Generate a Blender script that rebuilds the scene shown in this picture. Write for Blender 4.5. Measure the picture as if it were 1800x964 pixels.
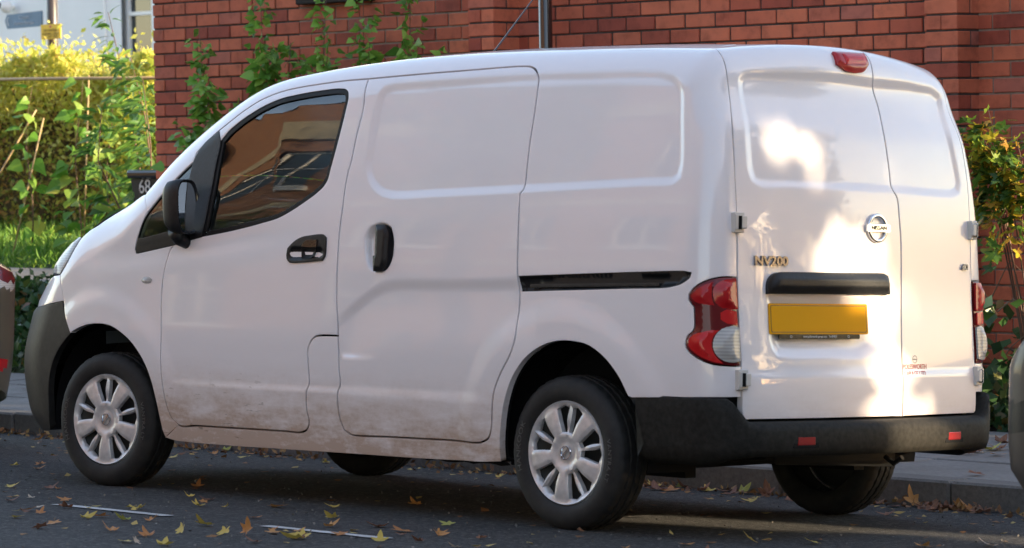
import bpy, bmesh, math, random
import numpy as np
from mathutils import Vector, Matrix
from mathutils.geometry import delaunay_2d_cdt
random.seed(7); rng = np.random.default_rng(7)
PI = math.pi
for o in list(bpy.data.objects): bpy.data.objects.remove(o)
scene = bpy.context.scene
COL = scene.collection

# ------------------------------------------------------------------ camera, sky, sun, exposure
TILT = -0.05                      # the road falls towards the far kerb; the van stands on that camber
SUN_AZ = Vector((0.947, 0.322, 0)).normalized(); SUN_EL = math.radians(13.0)
SUN_DIR = Vector((SUN_AZ.x*math.cos(SUN_EL), SUN_AZ.y*math.cos(SUN_EL), math.sin(SUN_EL)))
cam = bpy.data.cameras.new('camera'); cam_o = bpy.data.objects.new('camera', cam); COL.objects.link(cam_o)
cam.sensor_width = 36.0; cam.lens = 5917.19/1800*36.0; cam.clip_start = 0.1; cam.clip_end = 2000
_d = Vector((-0.70618, 0.70697, -0.03795)); _r = Vector((0.70777, 0.70624, -0.01665)); _u = _r.cross(_d).normalized(); _r = _d.cross(_u).normalized(); _d.normalize()
cam_o.matrix_world = Matrix(((_r.x, _u.x, -_d.x, 12.1606), (_r.y, _u.y, -_d.y, -9.6578), (_r.z, _u.z, -_d.z, 1.4535), (0, 0, 0, 1)))
cam.dof.use_dof = True; cam.dof.focus_distance = 14.3; cam.dof.aperture_fstop = 7.1
scene.camera = cam_o
world = bpy.data.worlds.new('World'); scene.world = world; world.use_nodes = True
wn = world.node_tree.nodes; wl = world.node_tree.links
sky = wn.new('ShaderNodeTexSky'); sky.sky_type = 'NISHITA'; sky.sun_disc = False
sky.sun_elevation = SUN_EL; sky.sun_rotation = math.atan2(SUN_AZ.x, SUN_AZ.y)
sky.air_density = 0.9; sky.dust_density = 0.7; sky.ozone_density = 0.5
wn['Background'].inputs['Strength'].default_value = 0.15
thin = wn.new('ShaderNodeMix'); thin.data_type = 'RGBA'; thin.blend_type = 'MULTIPLY'; thin.inputs[0].default_value = 1.0; thin.inputs[7].default_value = (1.13, 1.0, .93, 1)   # warm tint multiplied into the sky colour, in place of white balance
wl.new(sky.outputs[0], thin.inputs[6]); wl.new(thin.outputs[2], wn['Background'].inputs['Color'])
sun = bpy.data.lights.new('sun', 'SUN'); sun.energy = 3.5; sun.angle = math.radians(0.53); sun.color = (1.0, 0.79, 0.52)
sun_o = bpy.data.objects.new('sun', sun); COL.objects.link(sun_o)
sun_o.rotation_euler = SUN_DIR.to_track_quat('Z', 'Y').to_euler()
vs = scene.view_settings; vs.view_transform = 'Standard'; vs.look = 'None'; vs.gamma = 1.0; vs.use_curve_mapping = False
vs.exposure = 1.95
scene.render.resolution_x = 1024; scene.render.resolution_y = 548

# ------------------------------------------------------------------ materials
def nodes(name):
    m = bpy.data.materials.new(name); m.use_nodes = True
    nt = m.node_tree; return m, nt.nodes, nt.links, nt.nodes['Principled BSDF']
def ramp(N, L, src, stops):
    r = N.new('ShaderNodeValToRGB'); L.new(src, r.inputs[0])
    e = r.color_ramp.elements
    while len(e) < len(stops): e.new(0.5)
    for el, (p, c) in zip(e, stops): el.position = p; el.color = (*c, 1) if len(c) == 3 else c
    return r.outputs[0]
def noise(N, L, scale, detail=4, rough=.55, vec=None):
    n = N.new('ShaderNodeTexNoise'); n.inputs['Scale'].default_value = scale; n.inputs['Detail'].default_value = detail; n.inputs['Roughness'].default_value = rough
    if vec is not None: L.new(vec, n.inputs['Vector'])
    return n.outputs[0]
def mixc(N, L, fac, a, b, mode='MIX'):
    m = N.new('ShaderNodeMix'); m.data_type = 'RGBA'; m.blend_type = mode
    for i, v in ((0, fac), (6, a), (7, b)):
        if isinstance(v, (int, float)): m.inputs[i].default_value = v
        elif isinstance(v, tuple): m.inputs[i].default_value = (*v, 1)
        else: L.new(v, m.inputs[i])
    return m.outputs[2]
def bump(N, L, P, src, strength=.3, dist=.01):
    b = N.new('ShaderNodeBump'); b.inputs['Strength'].default_value = strength; b.inputs['Distance'].default_value = dist
    L.new(src, b.inputs['Height']); L.new(b.outputs[0], P.inputs['Normal'])
def objco(N, kind='Object'): return N.new('ShaderNodeTexCoord').outputs[kind]
def math_n(N, L, op, a, b=None):
    m = N.new('ShaderNodeMath'); m.operation = op
    for i, v in ((0, a), (1, b)):
        if v is None: continue
        if isinstance(v, (int, float)): m.inputs[i].default_value = v
        else: L.new(v, m.inputs[i])
    return m.outputs[0]
def plain(name, c, rough=.5, metal=0, coat=0, spec=.5, nscale=0, namt=.15, bmp=0):
    m, N, L, P = nodes(name)
    P.inputs['Base Color'].default_value = (*c, 1); P.inputs['Roughness'].default_value = rough; P.inputs['Metallic'].default_value = metal
    P.inputs['Coat Weight'].default_value = coat; P.inputs['Coat Roughness'].default_value = .04; P.inputs['Specular IOR Level'].default_value = spec
    if nscale:
        n = noise(N, L, nscale, 5, vec=objco(N))
        L.new(ramp(N, L, n, [(.3, tuple(v*(1-namt) for v in c)), (.7, tuple(min(1, v*(1+namt)) for v in c))]), P.inputs['Base Color'])
        if bmp: bump(N, L, P, n, bmp, .004)
    return m
M = {}
def mat_paint():
    m, N, L, P = nodes('white_van_paint'); co = objco(N)
    sep = N.new('ShaderNodeSeparateXYZ'); L.new(co, sep.inputs[0])
    base = (.86, .81, .825)
    # road dirt thrown up along the lower doors and sills, in streaks
    mp = N.new('ShaderNodeMapping'); L.new(co, mp.inputs[0]); mp.inputs['Scale'].default_value = (2.2, 2.2, 7)
    n1 = noise(N, L, 3.0, 6, .65, mp.outputs[0]); n2 = noise(N, L, 45, 4, .7, co)
    h = N.new('ShaderNodeMapRange'); L.new(sep.outputs['Z'], h.inputs[0]); h.inputs[1].default_value = .58; h.inputs[2].default_value = .22
    fr = N.new('ShaderNodeMapRange'); L.new(sep.outputs['X'], fr.inputs[0]); fr.inputs[1].default_value = 4.3; fr.inputs[2].default_value = 1.2; fr.inputs[3].default_value = .55; fr.inputs[4].default_value = 1.0
    d = math_n(N, L, 'MULTIPLY', math_n(N, L, 'POWER', h.outputs[0], 1.35), math_n(N, L, 'MULTIPLY', ramp(N, L, n1, [(.25, (.12, .12, .12)), (.75, (1, 1, 1))]), 1.9))
    d = math_n(N, L, 'MULTIPLY', math_n(N, L, 'MULTIPLY', d, fr.outputs[0]), math_n(N, L, 'ADD', n2, .45))
    d = math_n(N, L, 'MINIMUM', math_n(N, L, 'MAXIMUM', d, 0.0), .72)
    c = mixc(N, L, d, base, (.33, .18, .085))
    # mud flicks on the lower front door
    mp2 = N.new('ShaderNodeMapping'); L.new(co, mp2.inputs[0]); mp2.inputs['Scale'].default_value = (14, 14, 55); mp2.inputs['Rotation'].default_value = (0, .35, 0)
    n3 = noise(N, L, 1.0, 2, .5, mp2.outputs[0])
    fl = math_n(N, L, 'MULTIPLY', ramp(N, L, n3, [(.66, (0, 0, 0)), (.70, (1, 1, 1))]), math_n(N, L, 'MULTIPLY', h.outputs[0], fr.outputs[0]))
    fl = math_n(N, L, 'MULTIPLY', fl, math_n(N, L, 'GREATER_THAN', 1.9, sep.outputs['X']))
    c = mixc(N, L, math_n(N, L, 'MULTIPLY', fl, .8), c, (.14, .10, .07))
    # faint film everywhere
    c = mixc(N, L, math_n(N, L, 'MULTIPLY', n1, .10), c, (.55, .47, .42))
    L.new(c, P.inputs['Base Color'])
    ro = math_n(N, L, 'MULTIPLY_ADD', d, .5); N[-1].inputs[2].default_value = .30; L.new(ro, P.inputs['Roughness'])
    P.inputs['Coat Weight'].default_value = .85; P.inputs['Coat Roughness'].default_value = .035
    cw = math_n(N, L, 'SUBTRACT', .85, d); L.new(math_n(N, L, 'MAXIMUM', cw, 0.05), P.inputs['Coat Weight'])
    return m
M['paint'] = mat_paint()
M['inner'] = plain('dark_inner_metal', (.006, .006, .007), .8, spec=.2)
M['trim'] = plain('black_textured_plastic', (.009, .0095, .011), .45, spec=.35, nscale=60, namt=.35, bmp=.15)
M['bumper'] = plain('bumper_plastic', (.022, .021, .019), .62, spec=.10, nscale=50, namt=.3, bmp=.15)
M['trim_grey'] = plain('faded_bumper_plastic', (.022, .021, .020), .5, spec=.4, nscale=40, namt=.3, bmp=.15)
M['gloss'] = plain('gloss_black', (.012, .012, .014), .18, coat=.4)
M['rubber_seal'] = plain('black_rubber', (.005, .005, .005), .6, spec=.3)
M['chrome'] = plain('chrome', (.75, .76, .78), .12, metal=1)
M['badge_metal'] = plain('satin_badge_metal', (.20, .20, .22), .30, metal=1)
M['silver'] = plain('silver_wheel_cover', (.62, .60, .60), .38, metal=.35, nscale=25, namt=.18)
M['steel'] = plain('dark_wheel_steel', (.02, .02, .02), .6)
def mat_tyre():
    m, N, L, P = nodes('tyre_rubber'); n = noise(N, L, 18, 5, .6, objco(N))
    L.new(ramp(N, L, n, [(.35, (.006, .006, .0065)), (.75, (.022, .020, .018))]), P.inputs['Base Color']); P.inputs['Roughness'].default_value = .72
    return m
M['tyre'] = mat_tyre()
M['tyre_letter'] = plain('tyre_letter_rubber', (.06, .058, .056), .5)
def mat_lens(name, c, rough=.08, ribs=0):
    m, N, L, P = nodes(name)
    P.inputs['Base Color'].default_value = (*c, 1); P.inputs['Roughness'].default_value = .5; P.inputs['Specular IOR Level'].default_value = .2; P.inputs['Coat Weight'].default_value = .6; P.inputs['Coat Roughness'].default_value = rough
    P.inputs['Subsurface Weight'].default_value = 0.0
    if ribs:
        w = N.new('ShaderNodeTexWave'); w.inputs['Scale'].default_value = ribs; w.bands_direction = 'Z'; L.new(objco(N), w.inputs[0])
        L.new(ramp(N, L, w.outputs[0], [(.2, tuple(v*.78 for v in c)), (.8, c)]), P.inputs['Base Color']); bump(N, L, P, w.outputs[0], .2, .002)
    return m
M['red'] = mat_lens('red_lens', (.40, .004, .008)); M['red_dark'] = mat_lens('deep_red_lens', (.12, .002, .005)); M['red_bright'] = mat_lens('bright_red_lens', (.55, .008, .010))
M['red_dim'] = mat_lens('reflector_red', (.26, .004, .006))
M['clear'] = mat_lens('clear_lens', (.48, .46, .44), .05, 26); M['amber'] = mat_lens('amber_bulb', (.6, .22, .05))
M['headlamp'] = mat_lens('headlamp_lens', (.50, .50, .48), .05, 30)
M['plate'] = plain('yellow_number_plate', (.74, .35, .0), .5, spec=.12)
M['white_letter'] = plain('white_lettering', (.6, .6, .6), .5)
M['red_letter'] = plain('red_lettering', (.50, .06, .07), .5); M['grey_letter'] = plain('grey_lettering', (.25, .25, .27), .5); M['pale_red'] = plain('faded_red_lettering', (.6, .2, .2), .5)
M['hinge'] = plain('cream_painted_hinge', (.62, .58, .54), .4)
def mat_glass(name, tint, ior=1.75):
    m, N, L, P = nodes(name); out = N['Material Output']
    fr = N.new('ShaderNodeFresnel'); fr.inputs[0].default_value = ior
    t = N.new('ShaderNodeBsdfTransparent'); t.inputs[0].default_value = (*tint, 1)
    g = N.new('ShaderNodeBsdfGlossy'); g.inputs['Roughness'].default_value = .004; g.inputs[0].default_value = (1, 1, 1, 1)
    mx = N.new('ShaderNodeMixShader'); L.new(fr.outputs[0], mx.inputs[0]); L.new(t.outputs[0], mx.inputs[1]); L.new(g.outputs[0], mx.inputs[2]); L.new(mx.outputs[0], out.inputs[0])
    return m
M['glass'] = mat_glass('tinted_window_glass', (.74, .86, .82), 1.70); M['mirror'] = plain('mirror_glass', (.8, .82, .85), .02, metal=1)
M['seat'] = plain('dark_seat_cloth', (.05, .05, .06), .9); M['dash'] = plain('dash_plastic', (.07, .085, .10), .5)

# ------------------------------------------------------------------ helpers
def tag(o, label=None, cat=None, group=None, kind=None):
    if label: o['label'] = label
    if cat: o['category'] = cat
    if group: o['group'] = group
    if kind: o['kind'] = kind
    return o
def empty(name, loc=(0, 0, 0), rot=(0, 0, 0)):
    o = bpy.data.objects.new(name, None); COL.objects.link(o); o.location = loc; o.rotation_euler = rot; o.empty_display_size = .1
    return o
def mesh(name, V, Fc, mat, parent=None, smooth=False, loc=None):
    me = bpy.data.meshes.new(name); me.from_pydata([tuple(map(float, v)) for v in V], [], [tuple(map(int, f)) for f in Fc]); me.update()
    if mat: me.materials.append(mat)
    if smooth: me.shade_smooth()
    o = bpy.data.objects.new(name, me); COL.objects.link(o)
    if parent: o.parent = parent
    if loc: o.location = loc
    return o
def inst(name, me, parent=None, loc=(0, 0, 0), rot=(0, 0, 0), scale=(1, 1, 1)):
    o = bpy.data.objects.new(name, me); COL.objects.link(o); o.parent = parent; o.location = loc; o.rotation_euler = rot; o.scale = scale
    return o
class MB:                                     # collects shapes for one mesh
    def __init__(s): s.v = []; s.f = []
    def add(s, V, Fc):
        n = len(s.v); s.v += [tuple(map(float, v)) for v in V]; s.f += [tuple(int(i)+n for i in f) for f in Fc]; return s
    def box(s, a, b, mtx=None):
        (x0, y0, z0), (x1, y1, z1) = a, b
        V = [(x0, y0, z0), (x1, y0, z0), (x1, y1, z0), (x0, y1, z0), (x0, y0, z1), (x1, y0, z1), (x1, y1, z1), (x0, y1, z1)]
        if mtx is not None: V = [mtx @ Vector(v) for v in V]
        return s.add(V, [(0, 3, 2, 1), (4, 5, 6, 7), (0, 1, 5, 4), (1, 2, 6, 5), (2, 3, 7, 6), (3, 0, 4, 7)])
    def tube(s, pts, rad, n=10, cap=True):
        pts = [Vector(p) for p in pts]; rad = rad if isinstance(rad, (list, tuple)) else [rad]*len(pts)
        V = []; Fc = []; prev = None
        for i, p in enumerate(pts):
            d = (pts[min(i+1, len(pts)-1)]-pts[max(i-1, 0)]).normalized()
            a = d.cross(Vector((0, 0, 1)));
            if a.length < .05: a = d.cross(Vector((0, 1, 0)))
            a.normalize()
            if prev is not None:
                q = prev-d*prev.dot(d)
                if q.length > .01: a = q.normalized()
            prev = a; b = d.cross(a)
            V += [p+(a*math.cos(2*PI*k/n)+b*math.sin(2*PI*k/n))*rad[i] for k in range(n)]
        for i in range(len(pts)-1):
            for k in range(n): Fc.append((i*n+k, i*n+(k+1) % n, (i+1)*n+(k+1) % n, (i+1)*n+k))
        if cap: Fc.append(tuple(range(n-1, -1, -1))); Fc.append(tuple((len(pts)-1)*n+k for k in range(n)))
        return s.add(V, Fc)
    def lathe(s, prof, n=48, axis='y', c=(0, 0, 0), close=False):
        V = []; Fc = []; m = len(prof)
        for k in range(n):
            a = 2*PI*k/n
            for r, h in prof:
                if axis == 'y': V.append((c[0]+r*math.cos(a), c[1]+h, c[2]+r*math.sin(a)))
                else: V.append((c[0]+r*math.cos(a), c[1]+r*math.sin(a), c[2]+h))
        for k in range(n):
            for j in range(m-1): Fc.append((k*m+j, k*m+j+1, ((k+1) % n)*m+j+1, ((k+1) % n)*m+j))
        return s.add(V, Fc)
    def obj(s, name, mat, parent=None, smooth=False, loc=None, bevel=0, angle=None):
        o = mesh(name, s.v, s.f, mat, parent, smooth, loc)
        if bevel:
            b = o.modifiers.new('bevel', 'BEVEL'); b.width = bevel; b.segments = 2; b.limit_method = 'ANGLE'; b.angle_limit = math.radians(35)
        if angle: o.data.set_sharp_from_angle(angle=math.radians(angle))
        return o
def text_geo(s, size, align='CENTER', extrude=.0015, res=3, bold=0):
    cu = bpy.data.curves.new('t', 'FONT'); cu.body = s; cu.size = size; cu.align_x = align; cu.align_y = 'CENTER'; cu.extrude = extrude; cu.resolution_u = res; cu.offset = bold
    o = bpy.data.objects.new('t', cu); COL.objects.link(o)
    dg = bpy.context.evaluated_depsgraph_get(); dg.update(); me = o.evaluated_get(dg).to_mesh()
    V = np.array([v.co[:] for v in me.vertices]); Fc = [tuple(p.vertices) for p in me.polygons]
    bpy.data.objects.remove(o); bpy.data.curves.remove(cu)
    return V, Fc
# outlines of the van panels, metres on the body side (u along, v up) and on the rear (a across, v up)
UV = {
 'side': {
  'front_door': [(1.314, 1.026), (1.298, 1.01), (1.275, 0.9417), (1.26, 0.8635), (1.257, 0.7925), (1.26, 0.6543), (1.262, 0.5326), (1.27, 0.4502), (1.286, 0.3679), (1.309, 0.318), (1.352, 0.2833), (1.466, 0.2852), (1.613, 0.2862), (1.825, 0.2882), (2.013, 0.2891), (2.115, 0.29), (2.148, 0.3009), (2.165, 0.3199), (2.168, 0.351), (2.161, 0.3747), (2.167, 0.4604), (2.178, 0.4852), (2.176, 0.5456), (2.177, 0.6251), (2.193, 0.6528), (2.225, 0.6744), (2.261, 0.6788), (2.352, 0.68), (2.35, 0.7505), (2.344, 0.7928), (2.34, 0.8821), (2.339, 0.9961), (2.34, 1.097), (2.345, 1.172), (2.347, 1.274), (2.352, 1.319), (2.361, 1.361), (2.372, 1.473), (2.385, 1.566), (2.369, 1.679), (2.224, 1.675), (2.083, 1.665), (1.929, 1.65), (1.824, 1.633), (1.736, 1.608), (1.672, 1.58), (1.609, 1.548), (1.553, 1.516), (1.481, 1.475), (1.413, 1.427), (1.375, 1.393), (1.372, 1.365), (1.371, 1.355), (1.37, 1.281), (1.361, 1.171), (1.332, 1.077)],
  'sliding_door': [(2.352, 0.68), (2.35, 0.7505), (2.344, 0.7928), (2.34, 0.8821), (2.339, 0.9961), (2.34, 1.097), (2.345, 1.172), (2.347, 1.274), (2.352, 1.319), (2.361, 1.361), (2.372, 1.473), (2.385, 1.566), (2.369, 1.679), (2.644, 1.69), (2.916, 1.699), (3.203, 1.708), (3.259, 1.704), (3.296, 1.687), (3.318, 1.662), (3.328, 1.557), (3.327, 1.443), (3.33, 1.251), (3.319, 1.237), (3.325, 1.155), (3.337, 0.9522), (3.345, 0.8592), (3.344, 0.7746), (3.339, 0.6899), (3.319, 0.6413), (3.264, 0.5639), (3.228, 0.4959), (3.214, 0.4287), (3.204, 0.3616), (3.186, 0.3225), (3.149, 0.3042), (2.942, 0.3007), (2.629, 0.2967), (2.41, 0.2953), (2.373, 0.3117), (2.355, 0.353), (2.347, 0.401), (2.352, 0.4646), (2.362, 0.4923), (2.358, 0.5341), (2.356, 0.6189)],
  'quarter_window': [(1.071, 0.9891), (1.063, 1.008), (1.082, 1.055), (1.117, 1.125), (1.167, 1.179), (1.234, 1.245), (1.305, 1.307), (1.37, 1.356), (1.37, 1.281), (1.361, 1.171), (1.314, 1.026)],
  'quarter_glass': [(1.085, 1.051), (1.121, 1.123), (1.171, 1.178), (1.236, 1.243), (1.307, 1.304), (1.367, 1.35), (1.359, 1.28), (1.347, 1.183), (1.312, 1.09)],
  'window': [(1.498, 1.062), (1.516, 1.125), (1.526, 1.242), (1.526, 1.353), (1.525, 1.447), (1.568, 1.484), (1.623, 1.517), (1.692, 1.55), (1.76, 1.577), (1.849, 1.603), (1.953, 1.62), (2.105, 1.636), (2.22, 1.642), (2.262, 1.637), (2.282, 1.624), (2.289, 1.607), (2.285, 1.556), (2.275, 1.485), (2.263, 1.415), (2.247, 1.331), (2.24, 1.296), (2.223, 1.27), (2.186, 1.242), (2.122, 1.207), (2.043, 1.169), (1.976, 1.143), (1.866, 1.119), (1.689, 1.088)],
  'window_frame_front': [(1.371, 1.355), (1.413, 1.427), (1.501, 1.481), (1.525, 1.447), (1.526, 1.353), (1.526, 1.242), (1.516, 1.125), (1.498, 1.062), (1.314, 1.026), (1.361, 1.171), (1.37, 1.281)],
  'indent': [(2.479, 1.644), (2.523, 1.657), (2.934, 1.672), (3.308, 1.68), (3.58, 1.679), (3.823, 1.679), (3.957, 1.671), (4.022, 1.648), (4.055, 1.61), (4.076, 1.5), (4.092, 1.336), (4.084, 1.292), (4.056, 1.272), (3.913, 1.265), (3.325, 1.242), (2.901, 1.228), (2.612, 1.221), (2.546, 1.236), (2.498, 1.265), (2.461, 1.309), (2.444, 1.358), (2.448, 1.407), (2.451, 1.545), (2.462, 1.617)],
  'rail': [(3.34, 0.9324), (3.585, 0.9426), (3.946, 0.957), (4.117, 0.9628), (4.141, 0.958), (4.138, 0.9386), (4.11, 0.9133), (4.065, 0.899), (3.831, 0.888), (3.352, 0.8699)],
  'door_handle': [(2.039, 0.9919), (2.043, 1.02), (2.073, 1.044), (2.114, 1.063), (2.176, 1.073), (2.253, 1.076), (2.269, 1.064), (2.271, 1.032), (2.268, 0.9898), (2.255, 0.9733), (2.221, 0.9706), (2.059, 0.9638), (2.042, 0.9778)],
  'slide_recess': [(2.487, 1.071), (2.495, 1.089), (2.517, 1.112), (2.549, 1.124), (2.603, 1.126), (2.638, 1.111), (2.655, 1.072), (2.659, 0.9988), (2.645, 0.9621), (2.62, 0.9367), (2.567, 0.929), (2.525, 0.9422), (2.499, 0.9786), (2.489, 1.029)],
  'slide_handle': [(2.557, 1.117), (2.607, 1.117), (2.63, 1.09), (2.634, 1.017), (2.631, 0.9665), (2.607, 0.9365), (2.558, 0.9358), (2.552, 0.9953), (2.562, 0.9977), (2.558, 1.089)],
  'lamp': [(4.265, 0.9409), (4.227, 0.9406), (4.197, 0.9327), (4.168, 0.9176), (4.145, 0.8953), (4.135, 0.8782), (4.135, 0.859), (4.144, 0.8448), (4.151, 0.8354), (4.153, 0.8066), (4.154, 0.7586), (4.148, 0.744), (4.136, 0.7339), (4.128, 0.7144), (4.127, 0.6999), (4.134, 0.681), (4.154, 0.6625), (4.181, 0.6442), (4.211, 0.6331), (4.245, 0.6288), (4.282, 0.6274), (4.277, 0.6889), (4.274, 0.7658), (4.269, 0.8331)],
  'lamp_round': [(4.26, 0.9341), (4.235, 0.9336), (4.213, 0.921), (4.201, 0.8992), (4.201, 0.8751), (4.208, 0.8489), (4.226, 0.83), (4.245, 0.8256), (4.268, 0.8273)],
  'lamp_clear': [(4.273, 0.7634), (4.25, 0.768), (4.227, 0.7581), (4.211, 0.7362), (4.205, 0.7073), (4.207, 0.6833), (4.218, 0.6596), (4.237, 0.6431), (4.26, 0.6385), (4.279, 0.6433)],
  'lamp_left_low': [(4.202, 0.7528), (4.176, 0.7449), (4.152, 0.7345), (4.14, 0.7149), (4.141, 0.6957), (4.158, 0.6723), (4.185, 0.6516), (4.215, 0.638), (4.233, 0.6349), (4.213, 0.6595), (4.204, 0.6833), (4.201, 0.7072), (4.206, 0.7337), (4.22, 0.7531)],
  'lamp_left_up': [(4.199, 0.9231), (4.172, 0.9081), (4.151, 0.8859), (4.143, 0.8713), (4.154, 0.8523), (4.177, 0.8433), (4.205, 0.8392), (4.198, 0.8655), (4.197, 0.8894)],
  'rear_gap': [(4.067, 1.849), (4.132, 1.791), (4.165, 1.757), (4.186, 1.73), (4.201, 1.697), (4.213, 1.651), (4.225, 1.586), (4.234, 1.526), (4.251, 1.346), (4.262, 1.17), (4.266, 1.022), (4.267, 0.9493), (4.272, 0.8332), (4.281, 0.6891), (4.285, 0.6216), (4.287, 0.5178)],
  'bumper_top': [(4.287, 0.5178), (4.202, 0.5163), (4.072, 0.5102), (3.92, 0.5032)],
  'rear_arch': [(3.92, 0.5032), (3.903, 0.5074), (3.858, 0.578), (3.791, 0.6432), (3.707, 0.6871), (3.636, 0.6975), (3.55, 0.695), (3.463, 0.6692), (3.39, 0.6245), (3.321, 0.5479), (3.279, 0.4609), (3.252, 0.3639), (3.237, 0.2776), (3.239, 0.2455)],
  'sill_bot': [(3.279, 0.2338), (2.873, 0.224), (2.442, 0.2208), (1.99, 0.217), (1.618, 0.2141), (1.325, 0.218), (1.256, 0.2289)],
  'front_arch': [(1.242, 0.2575), (1.233, 0.3146), (1.214, 0.4036), (1.191, 0.4733), (1.159, 0.5291), (1.12, 0.5755), (1.069, 0.6192), (1.008, 0.6533), (0.9224, 0.6832), (0.8462, 0.6889), (0.7693, 0.6831), (0.6962, 0.6677), (0.626, 0.6444)],
  'fender_front': [(0.626, 0.6444), (0.5686, 0.7405), (0.5547, 0.7798), (0.537, 0.8393), (0.512, 0.883), (0.5549, 0.9331), (0.5744, 0.993), (0.5788, 1.02)],
  'pillar_joint': [(1.064, 1.21), (1.11, 1.174), (1.132, 1.149)],
  'bumper_line': [(0.5547, 0.7798), (0.4773, 0.7694), (0.4007, 0.7579), (0.2898, 0.747)],
  'bumper_arch': [(0.626, 0.6444), (0.5685, 0.6084), (0.5169, 0.5675), (0.4712, 0.5137), (0.4424, 0.4561), (0.4234, 0.3937), (0.407, 0.3067), (0.3864, 0.2293)],
  'indicator': [(1.123, 0.8777), (1.135, 0.8888), (1.157, 0.893), (1.184, 0.8896), (1.195, 0.8801), (1.185, 0.8691), (1.159, 0.8642), (1.134, 0.8682)],
  'belt': [(2.354, 0.7551), (2.477, 0.8323), (2.591, 0.8886), (2.662, 0.9045), (2.903, 0.9104), (3.177, 0.9168), (3.331, 0.9221)],
  'hood_gap': [(0.5788, 1.02), (0.6353, 1.059), (0.7107, 1.078)],
 },
 'rear': {
  'left_gap': [(-0.6012, 1.818), (-0.6347, 1.76), (-0.6391, 1.724), (-0.6373, 1.697), (-0.6373, 1.665), (-0.6364, 1.622), (-0.636, 1.563), (-0.6398, 1.51), (-0.6438, 1.346), (-0.6401, 1.17), (-0.6381, 1.022), (-0.6388, 0.9493), (-0.6363, 0.8332), (-0.632, 0.6891), (-0.6299, 0.6216), (-0.629, 0.5178)],
  'center_gap': [(0.1862, 1.751), (0.1782, 1.727), (0.1397, 1.653), (0.1597, 1.576), (0.1459, 1.472), (0.1489, 1.351), (0.1541, 1.272), (0.1716, 1.249), (0.1792, 1.178), (0.186, 1.095), (0.1836, 0.926), (0.1698, 0.7146), (0.1631, 0.4338)],
  'bottom': [(-0.6292, 0.4734), (-0.6267, 0.4431), (-0.617, 0.4328), (-0.3078, 0.435), (0.163, 0.4359), (0.6439, 0.4364)],
  'indent': [(-0.5819, 1.638), (-0.5646, 1.655), (-0.5255, 1.664), (-0.3479, 1.662), (-0.0696, 1.658), (0.1536, 1.653), (0.4211, 1.661), (0.5571, 1.656), (0.6076, 1.626), (0.5889, 1.479), (0.6002, 1.311), (0.5861, 1.276), (0.5426, 1.262), (0.1928, 1.267), (-0.1727, 1.268), (-0.4414, 1.268), (-0.5479, 1.268), (-0.5777, 1.283), (-0.5909, 1.32), (-0.5918, 1.477)],
  'handle': [(-0.5345, 0.8827), (-0.5348, 0.9043), (-0.5318, 0.9258), (-0.5198, 0.9475), (-0.502, 0.9593), (-0.4862, 0.9625), (-0.225, 0.9638), (0.0583, 0.9635), (0.0822, 0.9548), (0.0905, 0.9326), (0.0915, 0.8862)],
  'plate': [(-0.5059, 0.8497), (-0.0384, 0.8446), (-0.0397, 0.7423), (-0.506, 0.744)],
  'plate_strip': [(-0.4653, 0.7404), (-0.0808, 0.7407), (-0.11, 0.7267), (-0.4484, 0.7261)],
  'recess': [(-0.5327, 0.8825), (-0.5303, 0.7544), (-0.5228, 0.6904), (-0.4989, 0.6544), (-0.4479, 0.6478), (-0.2539, 0.6479), (-0.0569, 0.6501), (0.009, 0.6662), (0.0626, 0.7055), (0.0871, 0.7717), (0.0928, 0.8879)],
  'brake': [(-0.0605, 1.724), (0.0306, 1.727), (0.1329, 1.732), (0.0824, 1.681), (0.0521, 1.666), (-0.038, 1.666), (-0.0773, 1.681)],
  'badge': [(0.0449, 1.183), (0.0402, 1.078), (-0.0181, 1.127), (0.1038, 1.128)],
  'nv': [(-0.5856, 0.9827), (-0.4236, 0.9876), (-0.4229, 1.018), (-0.5854, 1.015)],
  'dci': [(0.5826, 0.9836), (0.6288, 0.9842), (0.6297, 1.004), (0.5834, 1.003)],
  'sticker': [(0.1797, 0.4737), (0.313, 0.4712), (0.3171, 0.6628), (0.1836, 0.6638)],
  'hinges': [(-0.6242, 1.136), (-0.6169, 0.5782)],
 },
}
B_T = ([0.0000, 0.1500, 0.3000, 0.6000, 0.9000, 1.1500, 1.4000, 1.6500, 1.9000, 2.3000, 2.8000, 3.4000, 4.0000, 4.4000], [0.8049, 0.9537, 1.0147, 1.1915, 1.2990, 1.4778, 1.6235, 1.7344, 1.7796, 1.8144, 1.8326, 1.8309, 1.8144, 1.7855])
B_XN = ([0.1500, 0.3000, 0.5000, 0.7000, 0.8500, 1.0000, 1.2000], [0.0628, -0.0945, -0.1268, -0.0630, -0.0013, 0.0070, 0.3821])
B_XR = ([0.2000, 0.5000, 0.9000, 1.2000, 1.4500, 1.6500, 1.8000], [4.3650, 4.3654, 4.3383, 4.3219, 4.2883, 4.2223, 4.2105])
B_RR, B_CROWN = 0.0996, 0.0644
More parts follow.
